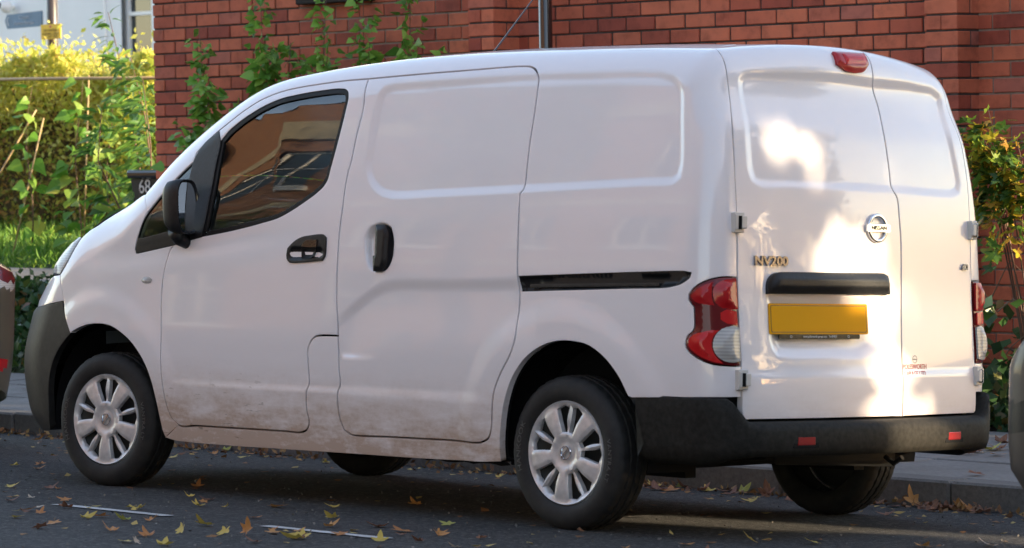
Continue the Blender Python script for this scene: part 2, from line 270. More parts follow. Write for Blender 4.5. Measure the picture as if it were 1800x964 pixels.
# ------------------------------------------------------------------ the van's body surface: rounded meeting of side, roof, rear and nose surfaces
def pch(xs, ys):
    xs = np.asarray(xs, float); ys = np.asarray(ys, float); h = np.diff(xs); dl = np.diff(ys)/h; m = np.zeros(len(xs))
    w1 = 2*h[1:]+h[:-1]; w2 = h[1:]+2*h[:-1]; ok = dl[:-1]*dl[1:] > 0
    with np.errstate(divide='ignore', invalid='ignore'): mm = (w1+w2)/(w1/dl[:-1]+w2/dl[1:])
    m[1:-1] = np.where(ok, mm, 0); m[0] = dl[0]; m[-1] = dl[-1]
    def fn(x):
        x = np.clip(x, xs[0], xs[-1]); i = np.clip(np.searchsorted(xs, x)-1, 0, len(h)-1); t = (x-xs[i])/h[i]
        return ((1+2*t)*(1-t)**2)*ys[i]+t*(1-t)**2*h[i]*m[i]+t*t*(3-2*t)*ys[i+1]+t*t*(t-1)*h[i]*m[i+1]
    return fn
def cubic(xs, ys):
    xs = np.array(xs); ys = np.array(ys); n = len(xs); h = np.diff(xs); A = np.zeros((n, n)); b = np.zeros(n); A[0, 0] = A[-1, -1] = 1
    for i in range(1, n-1):
        A[i, i-1] = h[i-1]; A[i, i] = 2*(h[i-1]+h[i]); A[i, i+1] = h[i]; b[i] = 3*((ys[i+1]-ys[i])/h[i]-(ys[i]-ys[i-1])/h[i-1])
    cc = np.linalg.solve(A, b)
    def fn(x):
        x = np.clip(x, xs[0], xs[-1]); i = np.clip(np.searchsorted(xs, x)-1, 0, n-2); q = x-xs[i]
        return ys[i]+((ys[i+1]-ys[i])/h[i]-h[i]*(2*cc[i]+cc[i+1])/3)*q+cc[i]*q*q+(cc[i+1]-cc[i])/(3*h[i])*q**3
    return fn
WZ = pch([.15, .25, .35, .5, .7, .9, 1.1, 1.3, 1.5, 1.7, 1.9], [.785, .805, .822, .838, .8475, .846, .836, .812, .778, .740, .70])
XRf = pch(*B_XR); XNf = pch(*B_XN); TCf = cubic(*B_T)
def sm(a, b, x): t = np.clip((x-a)/(b-a), 0, 1); return t*t*(3-2*t)
def rm(a, b, r): return np.minimum(-r, np.maximum(a, b))+np.hypot(np.maximum(a+r, 0), np.maximum(b+r, 0))
def BF(P):
    x, y, z = P[..., 0], np.abs(P[..., 1]), P[..., 2]
    yh = WZ(z)-.07*np.clip((1.2-x)/1.2, 0, 2)**2-.03*np.clip((x-3.2)/1.1, 0, 2)**2-.05*sm(1.1, 1.5, z)*np.clip(1.9-x, 0, 2)
    e = .01; sl = (TCf(x+e)-TCf(x-e))/(2*e)
    ft = (z-(TCf(x)-B_CROWN*(y/.7)**2))/np.sqrt(1+sl**2)
    v = rm(y-yh, ft, .12+.08*(1-sm(.5, 1.6, x)))
    v = rm(v, x-(XRf(z)-.06*(y/.7)**2), B_RR)
    return rm(v, XNf(z)+.20*(y/.7)**2-x, .25)
def solve(O, D, hi=1.8):
    a = np.zeros(len(O)); b = np.full(len(O), hi)
    for _ in range(34):
        m = (a+b)/2; ins = BF(O+D*m[:, None]) < 0; a = np.where(ins, m, a); b = np.where(ins, b, m)
    return O+D*b[:, None]
def grad(P):
    e = 1e-4; G = np.stack([BF(P+np.eye(3)[i]*e)-BF(P-np.eye(3)[i]*e) for i in range(3)], 1)
    return G/np.linalg.norm(G, axis=1, keepdims=True)
def side_map(q):
    u, v = q[:, 0], q[:, 1]; ox = np.clip(u, .75, 3.95); c = TCf(ox)-.40
    ph = np.where(u > 3.95, (u-3.95)/.45, np.where(u < .75, (u-.75)/.6, 0)); eu = np.maximum(np.abs(ph)-PI/2, 0)*np.where(u > 3.95, .45, .6); ph = np.clip(ph, -PI/2, PI/2)
    ps = np.maximum(v-c, 0)/.45; ev = np.maximum(ps-PI/2, 0)*.45; ps = np.minimum(ps, PI/2)
    O = np.stack([ox, np.minimum(-.30+eu+ev, 0), np.minimum(v, c)], 1)
    return solve(O, np.stack([np.sin(ph)*np.cos(ps), -np.cos(ph)*np.cos(ps), np.sin(ps)], 1))
def rear_map(q):
    a, v = q[:, 0], q[:, 1]; oy = np.clip(a, -.45, .45); th = (a-oy)/.45; ps = np.clip((v-1.4)/.45, 0, PI/2)
    O = np.stack([np.full(len(a), 3.75), oy, np.minimum(v, 1.4)], 1)
    return solve(O, np.stack([np.cos(th)*np.cos(ps), np.sin(th)*np.cos(ps), np.sin(ps)], 1))

def spline(pts, closed=True, step=.010, corner=42):
    P = [np.array(p, float) for p in pts]; n = len(P); out = []
    def isc(i):
        if not closed and (i == 0 or i == n-1): return True
        a = P[i]-P[i-1]; b = P[(i+1) % n]-P[i]; c = np.dot(a, b)/(np.linalg.norm(a)*np.linalg.norm(b)+1e-12)
        return math.degrees(math.acos(max(-1, min(1, c)))) > corner
    C = [isc(i) for i in range(n)]
    def tan(i):
        d1 = P[i]-P[i-1]; d2 = P[(i+1) % n]-P[i]; l1 = np.linalg.norm(d1); l2 = np.linalg.norm(d2)
        return (d1/l1*l2+d2/l2*l1)/(l1+l2)
    for i in range(n if closed else n-1):
        j = (i+1) % n; p, q = P[i], P[j]; L = np.linalg.norm(q-p)
        if L < 1e-6: continue
        ti = (q-p)/L if C[i] else tan(i); tj = (q-p)/L if C[j] else tan(j)
        li = np.linalg.norm(P[i]-P[i-1]); lj = np.linalg.norm(P[(j+1) % n]-P[j]); mi = min(1, 1.6*li/L) if not C[i] else 1; mj = min(1, 1.6*lj/L) if not C[j] else 1; ti = ti*mi; tj = tj*mj
        k = max(1, int(L/step))
        for s in range(k):
            t = s/k; out.append((1+2*t)*(1-t)**2*p+t*(1-t)**2*L*ti+t*t*(3-2*t)*q+t*t*(t-1)*L*tj)
    if not closed: out.append(P[-1])
    return np.array(out)
def area(p): return .5*np.sum(p[:, 0]*np.roll(p[:, 1], -1)-np.roll(p[:, 0], -1)*p[:, 1])
def offset(p, d):                      # grow a closed loop by d
    if area(p) < 0: p = p[::-1]
    t = np.roll(p, -1, 0)-p; t /= np.linalg.norm(t, axis=1, keepdims=True)+1e-9; nn = np.stack([t[:, 1], -t[:, 0]], 1); n2 = nn+np.roll(nn, 1, 0)
    n2 /= np.linalg.norm(n2, axis=1, keepdims=True)+1e-9
    return p+n2*d
def inside(q, p):
    x, y = q[:, 0][:, None], q[:, 1][:, None]; x0, y0 = p[:, 0][None], p[:, 1][None]; x1, y1 = np.roll(p[:, 0], -1)[None], np.roll(p[:, 1], -1)[None]
    c = ((y0 > y) != (y1 > y)) & (x < (x1-x0)*(y-y0)/np.where(y1 == y0, 1e-12, y1-y0)+x0)
    return c.sum(1) % 2 == 1
def dist(q, p, closed=True):
    a = p if closed else p[:-1]; b = np.roll(p, -1, 0) if closed else p[1:]
    out = np.full(len(q), 9.)
    for s in range(0, len(q), 2000):
        Q = q[s:s+2000, None, :]; ab = b-a; t = np.clip(((Q-a)*ab).sum(2)/((ab*ab).sum(1)+1e-12), 0, 1)
        out[s:s+2000] = np.sqrt((((a+t[..., None]*ab)-Q)**2).sum(2).min(1))
    return out
def sdist(q, p): return np.where(inside(q, p), 1, -1)*dist(q, p)         # positive inside
S, R_ = UV['side'], UV['rear']
L_ind = spline(S['indent'], step=.012); L_rec = spline(S['slide_recess'], step=.010); L_belt = spline(S['belt'], False, .02)
L_rind = spline(R_['indent'], step=.012); L_prec = spline(R_['recess'], step=.012)
XF, XRR, HUBZ = .8424, 3.5674, .2825
def side_disp(q):
    u, v = q[:, 0], q[:, 1]; d = np.zeros(len(q))
    m = (u > 2.35) & (u < 4.2) & (v > .85)
    if m.any():
        d[m] -= .0095*sm(-.006, .034, sdist(q[m], L_ind)); s = sdist(q[m], L_rec); d[m] -= .030*sm(0, .026, s)
    d += .006*(1-sm(.455, .480, v))*sm(1.25, 1.45, u)*(1-sm(3.05, 3.25, u))
    m = (u > 2.2) & (u < 3.45) & (v > .6) & (v < 1.1)
    if m.any():
        y = np.interp(u[m], L_belt[:, 0], L_belt[:, 1]); d[m] -= .009*(1-sm(-.048, .006, v[m]-y))*(1-sm(.05, .30, y-v[m]))*sm(2.3, 2.45, u[m])
    for cx in (XF, XRR):
        r = np.hypot(u-cx, (v-HUBZ-.02)); d += .010*(1-sm(.46, .56, r))
    # shoulder of the wing running into the door
    d -= .006*np.exp(-((v-(1.0+.10*(u-1.2)))/.05)**2)*(1-sm(1.6, 2.3, u))*sm(.55, .8, u)
    return d
def rear_disp(q):
    d = -.0095*sm(-.006, .032, sdist(q, L_rind)); a, v = q[:, 0], q[:, 1]
    m = (v > .55) & (v < .95)
    if m.any(): d[m] -= .022*sm(0, .05, np.minimum(sdist(q[m], L_prec), .05))*(1-sm(.86, .92, v[m])*0)
    d += .004*(1-sm(.585, .60, v))
    return d
def evalsurf(fn, disp, q):
    P = fn(q); n0 = grad(P); return P+n0*disp(q)[:, None], n0
def surf(fn, disp, q):
    P, n0 = evalsurf(fn, disp, q); e = .003
    du = evalsurf(fn, disp, q+[e, 0])[0]-evalsurf(fn, disp, q-[e, 0])[0]; dv = evalsurf(fn, disp, q+[0, e])[0]-evalsurf(fn, disp, q-[0, e])[0]
    n = np.cross(du, dv); n *= np.sign((n*n0).sum(1, keepdims=True)); ln = np.linalg.norm(n, axis=1, keepdims=True)
    return P, np.where(ln > 1e-12, n/np.maximum(ln, 1e-12), n0)
def panel(name, loops, inside_fn, mat, parent, fn=side_map, disp=side_disp, spacing=.018, depth=.030, lift=0.0, feats=(), extra=None, mirror=True, edge=.0005, dome=None):
    pts = []; edges = []
    for lp in loops:
        n = len(pts); pts += list(lp); edges += [(n+i, n+(i+1) % len(lp)) for i in range(len(lp))]
    A = np.vstack(loops); lo = A.min(0); hi = A.max(0)
    g = np.stack(np.meshgrid(np.arange(lo[0], hi[0], spacing), np.arange(lo[1], hi[1], spacing)), -1).reshape(-1, 2)
    g[:, 0] += (np.round(g[:, 1]/spacing) % 2)*spacing*.5
    for f in feats: g = g[dist(g, f) > .038]
    for f in feats: g = np.vstack([g]+[offset(f, o) for o in (-.036, -.030, -.024, -.018, -.012, -.006, 0, .006, .012)])
    if extra is not None: g = np.vstack([g[(np.abs(g[:, 1]-np.interp(g[:, 0], L_belt[:, 0], L_belt[:, 1])+.02) > .045) | (g[:, 0] < L_belt[0, 0])], extra])
    g = g[inside_fn(g)]; gd = np.min([dist(g, lp) for lp in loops], 0) if len(g) else np.zeros(0)
    g = g[gd > .45*min(spacing, .012)] if len(g) else g
    if dome: g = g
    ring = []
    for lp in loops:
        for o in (-.006, .006):
            r = offset(lp, o)[::2]; r = r[inside_fn(r)]
            if len(r):
                dd = np.min([dist(r, l2) for l2 in loops], 0); ring.append(r[dd > .004])
    if ring:
        rg = np.vstack(ring)
        if len(rg) and len(g): g = g[np.array([True]*len(g))]; g = np.vstack([g[np.min([dist(g, lp) for lp in loops], 0) > .010], rg])
    allp = [Vector(p) for p in pts]+[Vector(p) for p in g]
    res = delaunay_2d_cdt(allp, edges, [], 0, 1e-6)
    q = np.array([v[:] for v in res[0]]); T = np.array([f for f in res[2] if len(f) == 3])
    T = T[inside_fn(q[T].mean(1))]
    use = np.unique(T); mp = -np.ones(len(q), int); mp[use] = np.arange(len(use)); q = q[use]; T = mp[T]
    dsp = (lambda z: disp(z)+lift+(dome(z) if dome else 0))
    P, Nn = surf(fn, dsp, q)
    a, b, c = P[T[:, 0]], P[T[:, 1]], P[T[:, 2]]; fl = (np.cross(b-a, c-a)*(Nn[T].sum(1))).sum(1) < 0; T[fl] = T[fl][:, ::-1]
    E = {}
    for t in T:
        for i in range(3):
            k = (t[i], t[(i+1) % 3]); E[k] = 1
    bd = [k for k in E if (k[1], k[0]) not in E]; bv = np.unique(np.array(bd)) if bd else np.zeros(0, int)
    P[bv] -= Nn[bv]*edge
    n0 = len(P); m = {v: i for i, v in enumerate(bv)}
    V = np.vstack([P, P[bv], P[bv]-Nn[bv]*depth]) if depth else P
    NN = [Nn]
    Fc = [tuple(t) for t in T]
    if depth:
        out = np.zeros((len(bv), 3))
        for i, j in bd:
            d = np.cross(P[j]-P[i], Nn[i]+Nn[j]); d /= np.linalg.norm(d)+1e-12
            out[m[i]] += d; out[m[j]] += d
            Fc.append((n0+m[j], n0+m[i], n0+len(bv)+m[i], n0+len(bv)+m[j]))
        out /= np.linalg.norm(out, axis=1, keepdims=True)+1e-12; NN += [out, out]
        NN[0] = Nn.copy(); NN[0][bv] = Nn[bv]+out*.12; NN[0][bv] /= np.linalg.norm(NN[0][bv], axis=1, keepdims=True)
    NN = np.vstack(NN); objs = []
    for s in ((1, -1) if mirror else (1,)):
        W = V*[1, s, 1]; ff = Fc if s == 1 else [f[::-1] for f in Fc]
        o = mesh(name, W, ff, mat, parent); o.data.shade_smooth(); o.data.normals_split_custom_set_from_vertices([tuple(n) for n in NN*[1, s, 1]])
        objs.append(o)
    return objs
def poly_panel(name, loop, mat, parent, holes=(), **k):
    hs = [h for h in holes]
    def ins(q):
        r = inside(q, loop)
        for h in hs: r &= ~inside(q, h)
        return r
    return panel(name, [loop]+hs, ins, mat, parent, **k)
zero = lambda q: np.zeros(len(q))
# ------------------------------------------------------------------ the van
VAN = empty('delivery_van', (0, 0, 0), (TILT, 0, 0)); tag(VAN, 'white panel van with mud-splashed doors and a blank yellow rear plate, parked at the kerb', 'van')
G = .0040
lp = {k: spline(v) for k, v in S.items() if k in ('front_door', 'sliding_door', 'quarter_window', 'quarter_glass', 'window', 'window_frame_front', 'rail', 'lamp', 'lamp_round', 'lamp_clear', 'lamp_left_low', 'lamp_left_up', 'door_handle', 'slide_handle', 'indicator')}
def roofv(u, ps): ox = np.clip(u, .75, 3.95); return float(TCf(ox)-.40+.45*ps)
# body side with pillars, roof rail, rear quarter and sill
topline = [(u, roofv(u, 1.40)) for u in np.arange(4.10, 1.95, -.1)]+[(u, roofv(u, .78+.62*max(0, (u-1.5)/.45))) for u in np.arange(1.9, 1.10, -.08)]
outer = spline(S['rear_gap'][::-1], False)[:-1].tolist()
frame_loop = np.array([tuple(p) for p in spline(S['pillar_joint'], False)]+[(1.22, 1.12), (1.45, .95), (1.5, .45), S['front_door'][10], (1.2700, .235)]
    + [tuple(p) for p in spline(S['sill_bot'][:0:-1]+[(3.15, .2305)], False)] + [tuple(p) for p in spline([(3.236, .236)]+S['rear_arch'][-2::-1], False)] + [tuple(p) for p in spline(S['bumper_top'][::-1], False)] + [tuple(p) for p in outer] + topline + [(1.080, 1.235)])
frame_loop = offset(frame_loop, 0)
holes = [offset(lp[k], G) for k in ('front_door', 'sliding_door', 'quarter_window', 'lamp')]+[offset(lp['rail'], -.002)]
body_side = poly_panel('body_side', frame_loop, M['paint'], VAN, holes, feats=[L_ind])
# front wing
wing = np.array([tuple(p) for p in spline(S['pillar_joint'], False)]+[tuple(p) for p in spline([(1.117, 1.125), (1.082, 1.055), (1.063, 1.008), (1.071, .9885), (1.314, 1.0262)], False)]
    + [tuple(p) for p in spline([(1.3130, 1.0240)]+S['front_door'][1:11], False)] + [(1.2760, .2400), (1.2562, .2289)] + [tuple(p) for p in spline(S['front_arch'], False)] + [tuple(p) for p in spline(S['fender_front'], False)]
    + [tuple(p) for p in spline([(.5788, 1.022), (.6353, 1.057), (.7107, 1.078), (.87, 1.165), (1.0, 1.200), (1.061, 1.2105)], False)])
wing = offset(wing, -G*.5)
front_wing = poly_panel('front_wing', wing, M['paint'], VAN)
# front door with its window
fd = offset(lp['front_door'], -G); win = lp['window']
front_door = poly_panel('front_door', fd, M['paint'], VAN, [win])
sd_ = offset(lp['sliding_door'], -G)
sliding_door = poly_panel('sliding_door', sd_, M['paint'], VAN, feats=[L_ind, L_rec], extra=np.vstack([L_belt[::1]+[0, o] for o in (-.062, -.052, -.043, -.034, -.025, -.016, -.007, .002, .012, .022)]))
for i in (0, 1):
    if True:
        pass
def both(name, loop, mat, parents, holes=(), **k):
    a = poly_panel(name, loop, mat, None, holes, **k)
    for o, p in zip(a, parents): o.parent = p
    return a
both('window_seal', offset(win, .002), M['rubber_seal'], front_door, [offset(win, -.020)], lift=-.003, depth=.012, disp=side_disp)
both('window_glass', offset(win, -.012), M['glass'], front_door, lift=-.010, depth=0, disp=zero, spacing=.03)
wf = offset(lp['window_frame_front'], .001)
both('mirror_pillar_trim', wf, M['trim'], front_door, lift=.0025, depth=.008)
both('quarter_window_surround', offset(lp['quarter_window'], -.001), M['trim'], body_side, [offset(lp['quarter_glass'], .001)], lift=-.001, depth=.01)
both('quarter_glass', offset(lp['quarter_glass'], .004), M['glass'], body_side, lift=-.006, depth=0, disp=zero)
# door handle: bezel with a scooped grip
dh = lp['door_handle']
hb = both('door_handle', dh, M['trim'], [VAN, VAN], [], lift=.006, depth=.012, dome=lambda q: -.012*sm(.012, .03, sdist(q, dh))*(q[:, 1] < 1.015))
cu, cv = dh[:, 0].mean(), dh[:, 1].mean()
grip = spline([(cu-.035, cv+.012), (cu-.02, cv+.032), (cu+.01, cv+.040), (cu+.055, cv+.041), (cu+.055, cv+.010), (cu, cv+.010)], step=.006)
both('grip', grip, M['gloss'], hb, lift=.010, depth=.014, spacing=.01)
scoop = spline([(cu-.035, cv+.004), (cu+.052, cv+.004), (cu+.045, cv-.018), (cu+.02, cv-.035), (cu-.03, cv-.036)], step=.006)
both('scoop', scoop, M['rubber_seal'], hb, lift=.0075, depth=.002, spacing=.01, dome=lambda q: -.008*sm(0, .012, sdist(q, scoop)))
sh = lp['slide_handle']
shb = both('sliding_door_handle', sh, M['trim'], [VAN, VAN], lift=.010, depth=.035, disp=zero, spacing=.012, dome=lambda q: .010*sm(0, .018, sdist(q, sh)))
su, sv = sh[:, 0].min(), sh[:, 1].mean()
key = np.array([(su+.010, sv-.03), (su+.024, sv-.03), (su+.026, sv+.055), (su+.014, sv+.055)])
both('handle_insert', spline(key, step=.006), M['hinge'], shb, lift=.006, depth=.006, disp=zero, spacing=.01)
# sliding-door rail
rl = lp['rail']
rb = both('rail_cover', offset(rl, -.003), M['trim'], [VAN, VAN], lift=-.004, depth=.02, dome=lambda q: -.012*sm(.004, .012, sdist(q, rl))*((q[:, 1] < .938-.012+(q[:, 0]-3.35)*.03)))
ru = np.array([(3.40, .888), (4.02, .905), (4.02, .917), (3.40, .901)])
both('rail_track', spline(ru, step=.02), M['trim_grey'], rb, lift=-.006, depth=.006, disp=zero, spacing=.02)
# side indicator and tail lamps
both('side_indicator', lp['indicator'], M['clear'], front_wing, lift=.002, depth=.006, spacing=.008, dome=lambda q: .008*sm(0, .02, sdist(q, lp['indicator'])))
lm = lp['lamp']
tail = both('tail_lamp', offset(lm, -.001), M['red_dark'], [VAN, VAN], lift=.002, depth=.03, spacing=.012, dome=lambda q: .010*sm(0, .022, sdist(q, lm)))
for nm, key, mt, h in (('stop_lens', 'lamp_round', 'red', .014), ('reversing_lens', 'lamp_clear', 'clear', .012), ('lower_lobe', 'lamp_left_low', 'red_bright', .010), ('upper_lobe', 'lamp_left_up', 'red', .010)):
    both(nm, lp[key], M[mt], tail, lift=.0125, depth=.008, spacing=.010, dome=lambda q, key=key, h=h: h*sm(0, .035, sdist(q, lp[key])))
mid = spline([(4.236, .826), (4.264, .818), (4.268, .772), (4.240, .776), (4.222, .79), (4.221, .815)], step=.008)
both('tail_lens', mid, M['red_bright'], tail, lift=.0125, depth=.006, spacing=.01)
# rear doors
cg = list(R_['center_gap'])
cg = [(.172, 1.86), (.170, 1.78)]+cg[2:]
lg = [(-.618, 1.86), (-.628, 1.80)]+R_['left_gap'][1:]
left_edge = spline(lg, False); mid_edge = spline(cg, False); right_edge = left_edge*[-1, 1]
bot = lambda a: .434
dl = np.array([tuple(p) for p in left_edge]+[tuple(p) for p in spline([(-.6292, .4734), (-.6268, .4431), (-.6150, .434)], False)]+[(a, .4345) for a in np.arange(-.60, .15, .05)]+[tuple(p) for p in mid_edge[::-1]])
dr = np.array([tuple(p) for p in mid_edge]+[(a, .4345) for a in np.arange(.18, .62, .05)]+[tuple(p) for p in spline([(.6150, .434), (.6268, .4431), (.6292, .4734)], False)]+[tuple(p) for p in right_edge[::-1]])
rd = []
for lpz, nm in ((offset(dl, -G), 'rear_door'), (offset(dr, -G), 'rear_door')):
    rd += poly_panel(nm, lpz, M['paint'], VAN, fn=rear_map, disp=rear_disp, mirror=False, spacing=.02, feats=[L_rind, L_prec])
rk = dict(fn=rear_map, mirror=False)
hd = spline(R_['handle'])
poly_panel('rear_handle_garnish', hd, M['trim'], rd[0], depth=.05, lift=.020, disp=zero, spacing=.012, dome=lambda q: .014*sm(0, .03, sdist(q, hd)), edge=.004, **rk)
bl = spline([(-.064, 1.724), (.03, 1.7275), (.130, 1.731), (.118, 1.690), (.075, 1.667), (-.036, 1.666), (-.075, 1.682)], step=.006, corner=35)
bk = poly_panel('high_brake_lamp', bl, M['red'], VAN, depth=.02, lift=.010, disp=zero, spacing=.012, dome=lambda q: .008*sm(0, .015, sdist(q, bl)), **rk)[0]
b2 = spline([(-.03, 1.711), (.100, 1.715), (.090, 1.685), (-.03, 1.681)], step=.006)
poly_panel('bulb_cover', b2, M['red_bright'], bk, depth=.004, lift=.0195, disp=zero, spacing=.012, dome=lambda q: .006*sm(0, .012, sdist(q, b2)), **rk)
def flat_on_rear(a0, a1, v0, v1, off):       # frame for a flat thing fixed to the rear doors
    q = np.array([(a0, v0), (a1, v0), (a1, v1), (a0, v1)]); P = rear_map(q); c = P.mean(0); x = P[1]+P[2]-P[0]-P[3]; x /= np.linalg.norm(x); z = P[2]+P[3]-P[0]-P[1]
    n = np.cross(x, z); n /= np.linalg.norm(n); z = np.cross(n, x); return c+n*off, x, z, n, np.linalg.norm(P[1]-P[0]), np.linalg.norm(P[3]-P[0])
def plate_box(fr, w, h, t, name, mat, parent, rad=.008, dx=0, dz=0):
    c, x, z, n, _, _ = fr; c = c+x*dx+z*dz; pr = []
    for cx, cz, a0 in ((w/2-rad, h/2-rad, 0), (-w/2+rad, h/2-rad, 90), (-w/2+rad, -h/2+rad, 180), (w/2-rad, -h/2+rad, 270)):
        for k in range(5): a = math.radians(a0+k*22.5); pr.append((cx+rad*math.cos(a), cz+rad*math.sin(a)))
    V = [c+x*a+z*b for a, b in pr]+[c+x*a+z*b+n*t for a, b in pr]; m = len(pr)
    return mesh(name, V, [tuple(range(m, 2*m))]+[(i, (i+1) % m, m+(i+1) % m, m+i) for i in range(m)], mat, parent)
def text_on(fr, s, size, mat, name, parent, dx=0, dz=0, lift=.0008, ext=.0008, stretch=1.0, bold=0):
    V, Fc = text_geo(s, size, extrude=ext, bold=bold); c, x, z, n, _, _ = fr
    W = [c+x*(dx+v[0]*stretch)+z*(dz+v[1])+n*(lift+v[2]) for v in V]
    return mesh(name, W, Fc, mat, parent)
fp = flat_on_rear(-.511, -.050, .743, .847, -.004)
pl = plate_box(fp, .515, .111, .006, 'number_plate', M['plate'], VAN)
ps = plate_box(fp, .50, .100, .0068, 'plate_border_line', plain('dark_yellow_line', (.30, .13, .004), .4), pl)
plate_box(fp, .492, .092, .0076, 'plate_face', M['plate'], pl)
st = plate_box((fp[0]-fp[2]*.064, *fp[1:]), .42, .018, .007, 'plate_holder_strip', M['gloss'], VAN, .006)
text_on((fp[0]-fp[2]*.064, *fp[1:]), 'www.polesworth-garage.com   Tel 01827', .0105, M['white_letter'], 'lettering', st, lift=.0075)
for sx in (-1, 1): text_on((fp[0]-fp[2]*.064, *fp[1:]), 'O', .014, M['white_letter'], 'emblem', st, dx=sx*.15, lift=.0075)
# oval badge with bar, model lettering, engine lettering, dealer sticker
fb = flat_on_rear(-.027, .095, 1.078, 1.183, .003); mb = MB(); c, x, z, n, _, _ = fb
V = []; Fc = []
for k in range(40):
    a = 2*PI*k/40
    for j in range(8):
        b = 2*PI*j/8; r = .047+.0075*math.cos(b); V.append(c+x*(r*1.08*math.cos(a))+z*(r*math.sin(a))+n*(.006+.006*math.sin(b)))
for k in range(40):
    for j in range(8): Fc.append((k*8+j, k*8+(j+1) % 8, ((k+1) % 40)*8+(j+1) % 8, ((k+1) % 40)*8+j))
bd_ = mesh('badge', V, Fc, M['chrome'], VAN, True)
plate_box((c+n*.004, x, z, n, 0, 0), .132, .026, .010, 'badge_bar', M['chrome'], bd_, .002)
text_on((c+n*.0145, x, z, n, 0, 0), 'NISSAN', .0235, plain('dark_badge_letter', (.03, .03, .03), .4), 'lettering', bd_, stretch=1.15)
fn_ = flat_on_rear(-.592, -.434, .985, 1.016, .003)
text_on(fn_, 'NV200', .046, M['badge_metal'], 'model_lettering', rd[0], ext=.004, lift=.004, stretch=1.22, bold=.0016)
fdc = flat_on_rear(.566, .612, .984, 1.003, .003); text_on(fdc, 'dCi', .030, M['badge_metal'], 'engine_lettering', rd[1], ext=.003, lift=.003, bold=.0012)
fs_ = flat_on_rear(.178, .312, .472, .664, .0035); stk = empty('dealer_sticker'); stk.parent = VAN
for s, sz, dz, mt, sx in (('POLESWORTH', .026, .050, 'red_letter', .9), ('GARAGE LTD', .026, .024, 'red_letter', .9), ('SALES DEPARTMENT', .0085, .006, 'grey_letter', 1), ('SERVICE PARTS & BODY SHOP', .0075, -.028, 'grey_letter', 1), ('CAR HIRE', .0075, -.055, 'grey_letter', 1), ('CAR INSURANCE', .0075, -.072, 'grey_letter', 1), ('Polesworth, Tamworth', .0085, -.088, 'pale_red', 1), ('Tel 01827', .0075, -.097, 'pale_red', 1)):
    text_on(fs_, s, sz, M[mt], 'sticker_line', stk, dz=dz, ext=.0003, lift=.0005, stretch=sx)
for dz in (-.004, -.011, -.018, -.036, -.043, -.061, -.079): text_on(fs_, '------------', .006, M['grey_letter'], 'sticker_line', stk, dz=dz, ext=.0002, lift=.0005)
V, Fc = [], []
c, x, z, n, _, _ = fs_; c = c+z*.078
for k in range(24):
    a = 2*PI*k/24
    for r in (.012, .015): V.append(c+x*r*math.cos(a)*1.05+z*r*math.sin(a)+n*.0006)
mesh('sticker_emblem', V, [(2*k, 2*k+1, (2*k+3) % 48, (2*k+2) % 48) for k in range(24)], M['grey_letter'], stk)
text_on((c, x, z, n, 0, 0), 'NISSAN', .0075, M['grey_letter'], 'sticker_line', stk, ext=.0003)
# hinges
for sy in (-1, 1):
    for a, v in ((.640, 1.136), (.632, .578)):
        q = rear_map(np.array([[-a, v]]))[0]; nn = grad(q[None])[0]; e1 = np.cross([0, 0, 1], nn); e1 /= np.linalg.norm(e1); p = q+nn*.006
        mb = MB()
        def hb_(x0, x1, z0, z1, t0, t1):
            V = [p+e1*X+np.array([0, 0, 1])*Z+nn*T for T in (t0, t1) for X, Z in ((x0, z0), (x1, z0), (x1, z1), (x0, z1))]
            mb.add(V, [(0, 3, 2, 1), (4, 5, 6, 7), (0, 1, 5, 4), (1, 2, 6, 5), (2, 3, 7, 6), (3, 0, 4, 7)])
        hb_(-.022, .024, -.036, .036, -.01, .012); hb_(.004, .028, -.022, .022, .010, .024); hb_(-.020, -.006, -.028, .028, .010, .018)
        if sy == 1: mb.v = [(X, -Y, Z) for X, Y, Z in mb.v]; mb.f = [f[::-1] for f in mb.f]
        h = mb.obj('door_hinge', M['hinge'], VAN, bevel=.003)
        pin = MB(); pp = p*[1, -sy, 1] if sy == 1 else p
        pin.tube([(pp[0]+nn[0]*.016, pp[1]+(nn[1]*.016)*(1 if sy == -1 else -1), pp[2]-.024), (pp[0]+nn[0]*.016, pp[1]+(nn[1]*.016)*(1 if sy == -1 else -1), pp[2]+.024)], .008, 8).obj('hinge_pin', M['inner'], h)
# roof, windscreen and bonnet over the middle
def top_grid(name, x0, x1, y1, mat, off, nx=40, ny=24, ymid=None):
    xs = np.linspace(x0, x1, nx); ys = np.linspace(-y1, y1, ny); Q = np.array([(x, y) for x in xs for y in ys])
    O = np.stack([Q[:, 0], Q[:, 1], np.full(len(Q), .62)], 1); P = solve(O, np.tile([0., 0, 1], (len(Q), 1)), 1.4); N = grad(P); P = P+N*off
    return mesh(name, P, [(i*ny+j, (i+1)*ny+j, (i+1)*ny+j+1, i*ny+j+1) for i in range(nx-1) for j in range(ny-1)], mat, VAN, True)
top_grid('roof', 1.86, 4.13, .60, M['paint'], -.003)
top_grid('windscreen', .98, 1.87, .62, M['glass'], -.006)
top_grid('bonnet', .20, .97, .66, M['paint'], -.003)
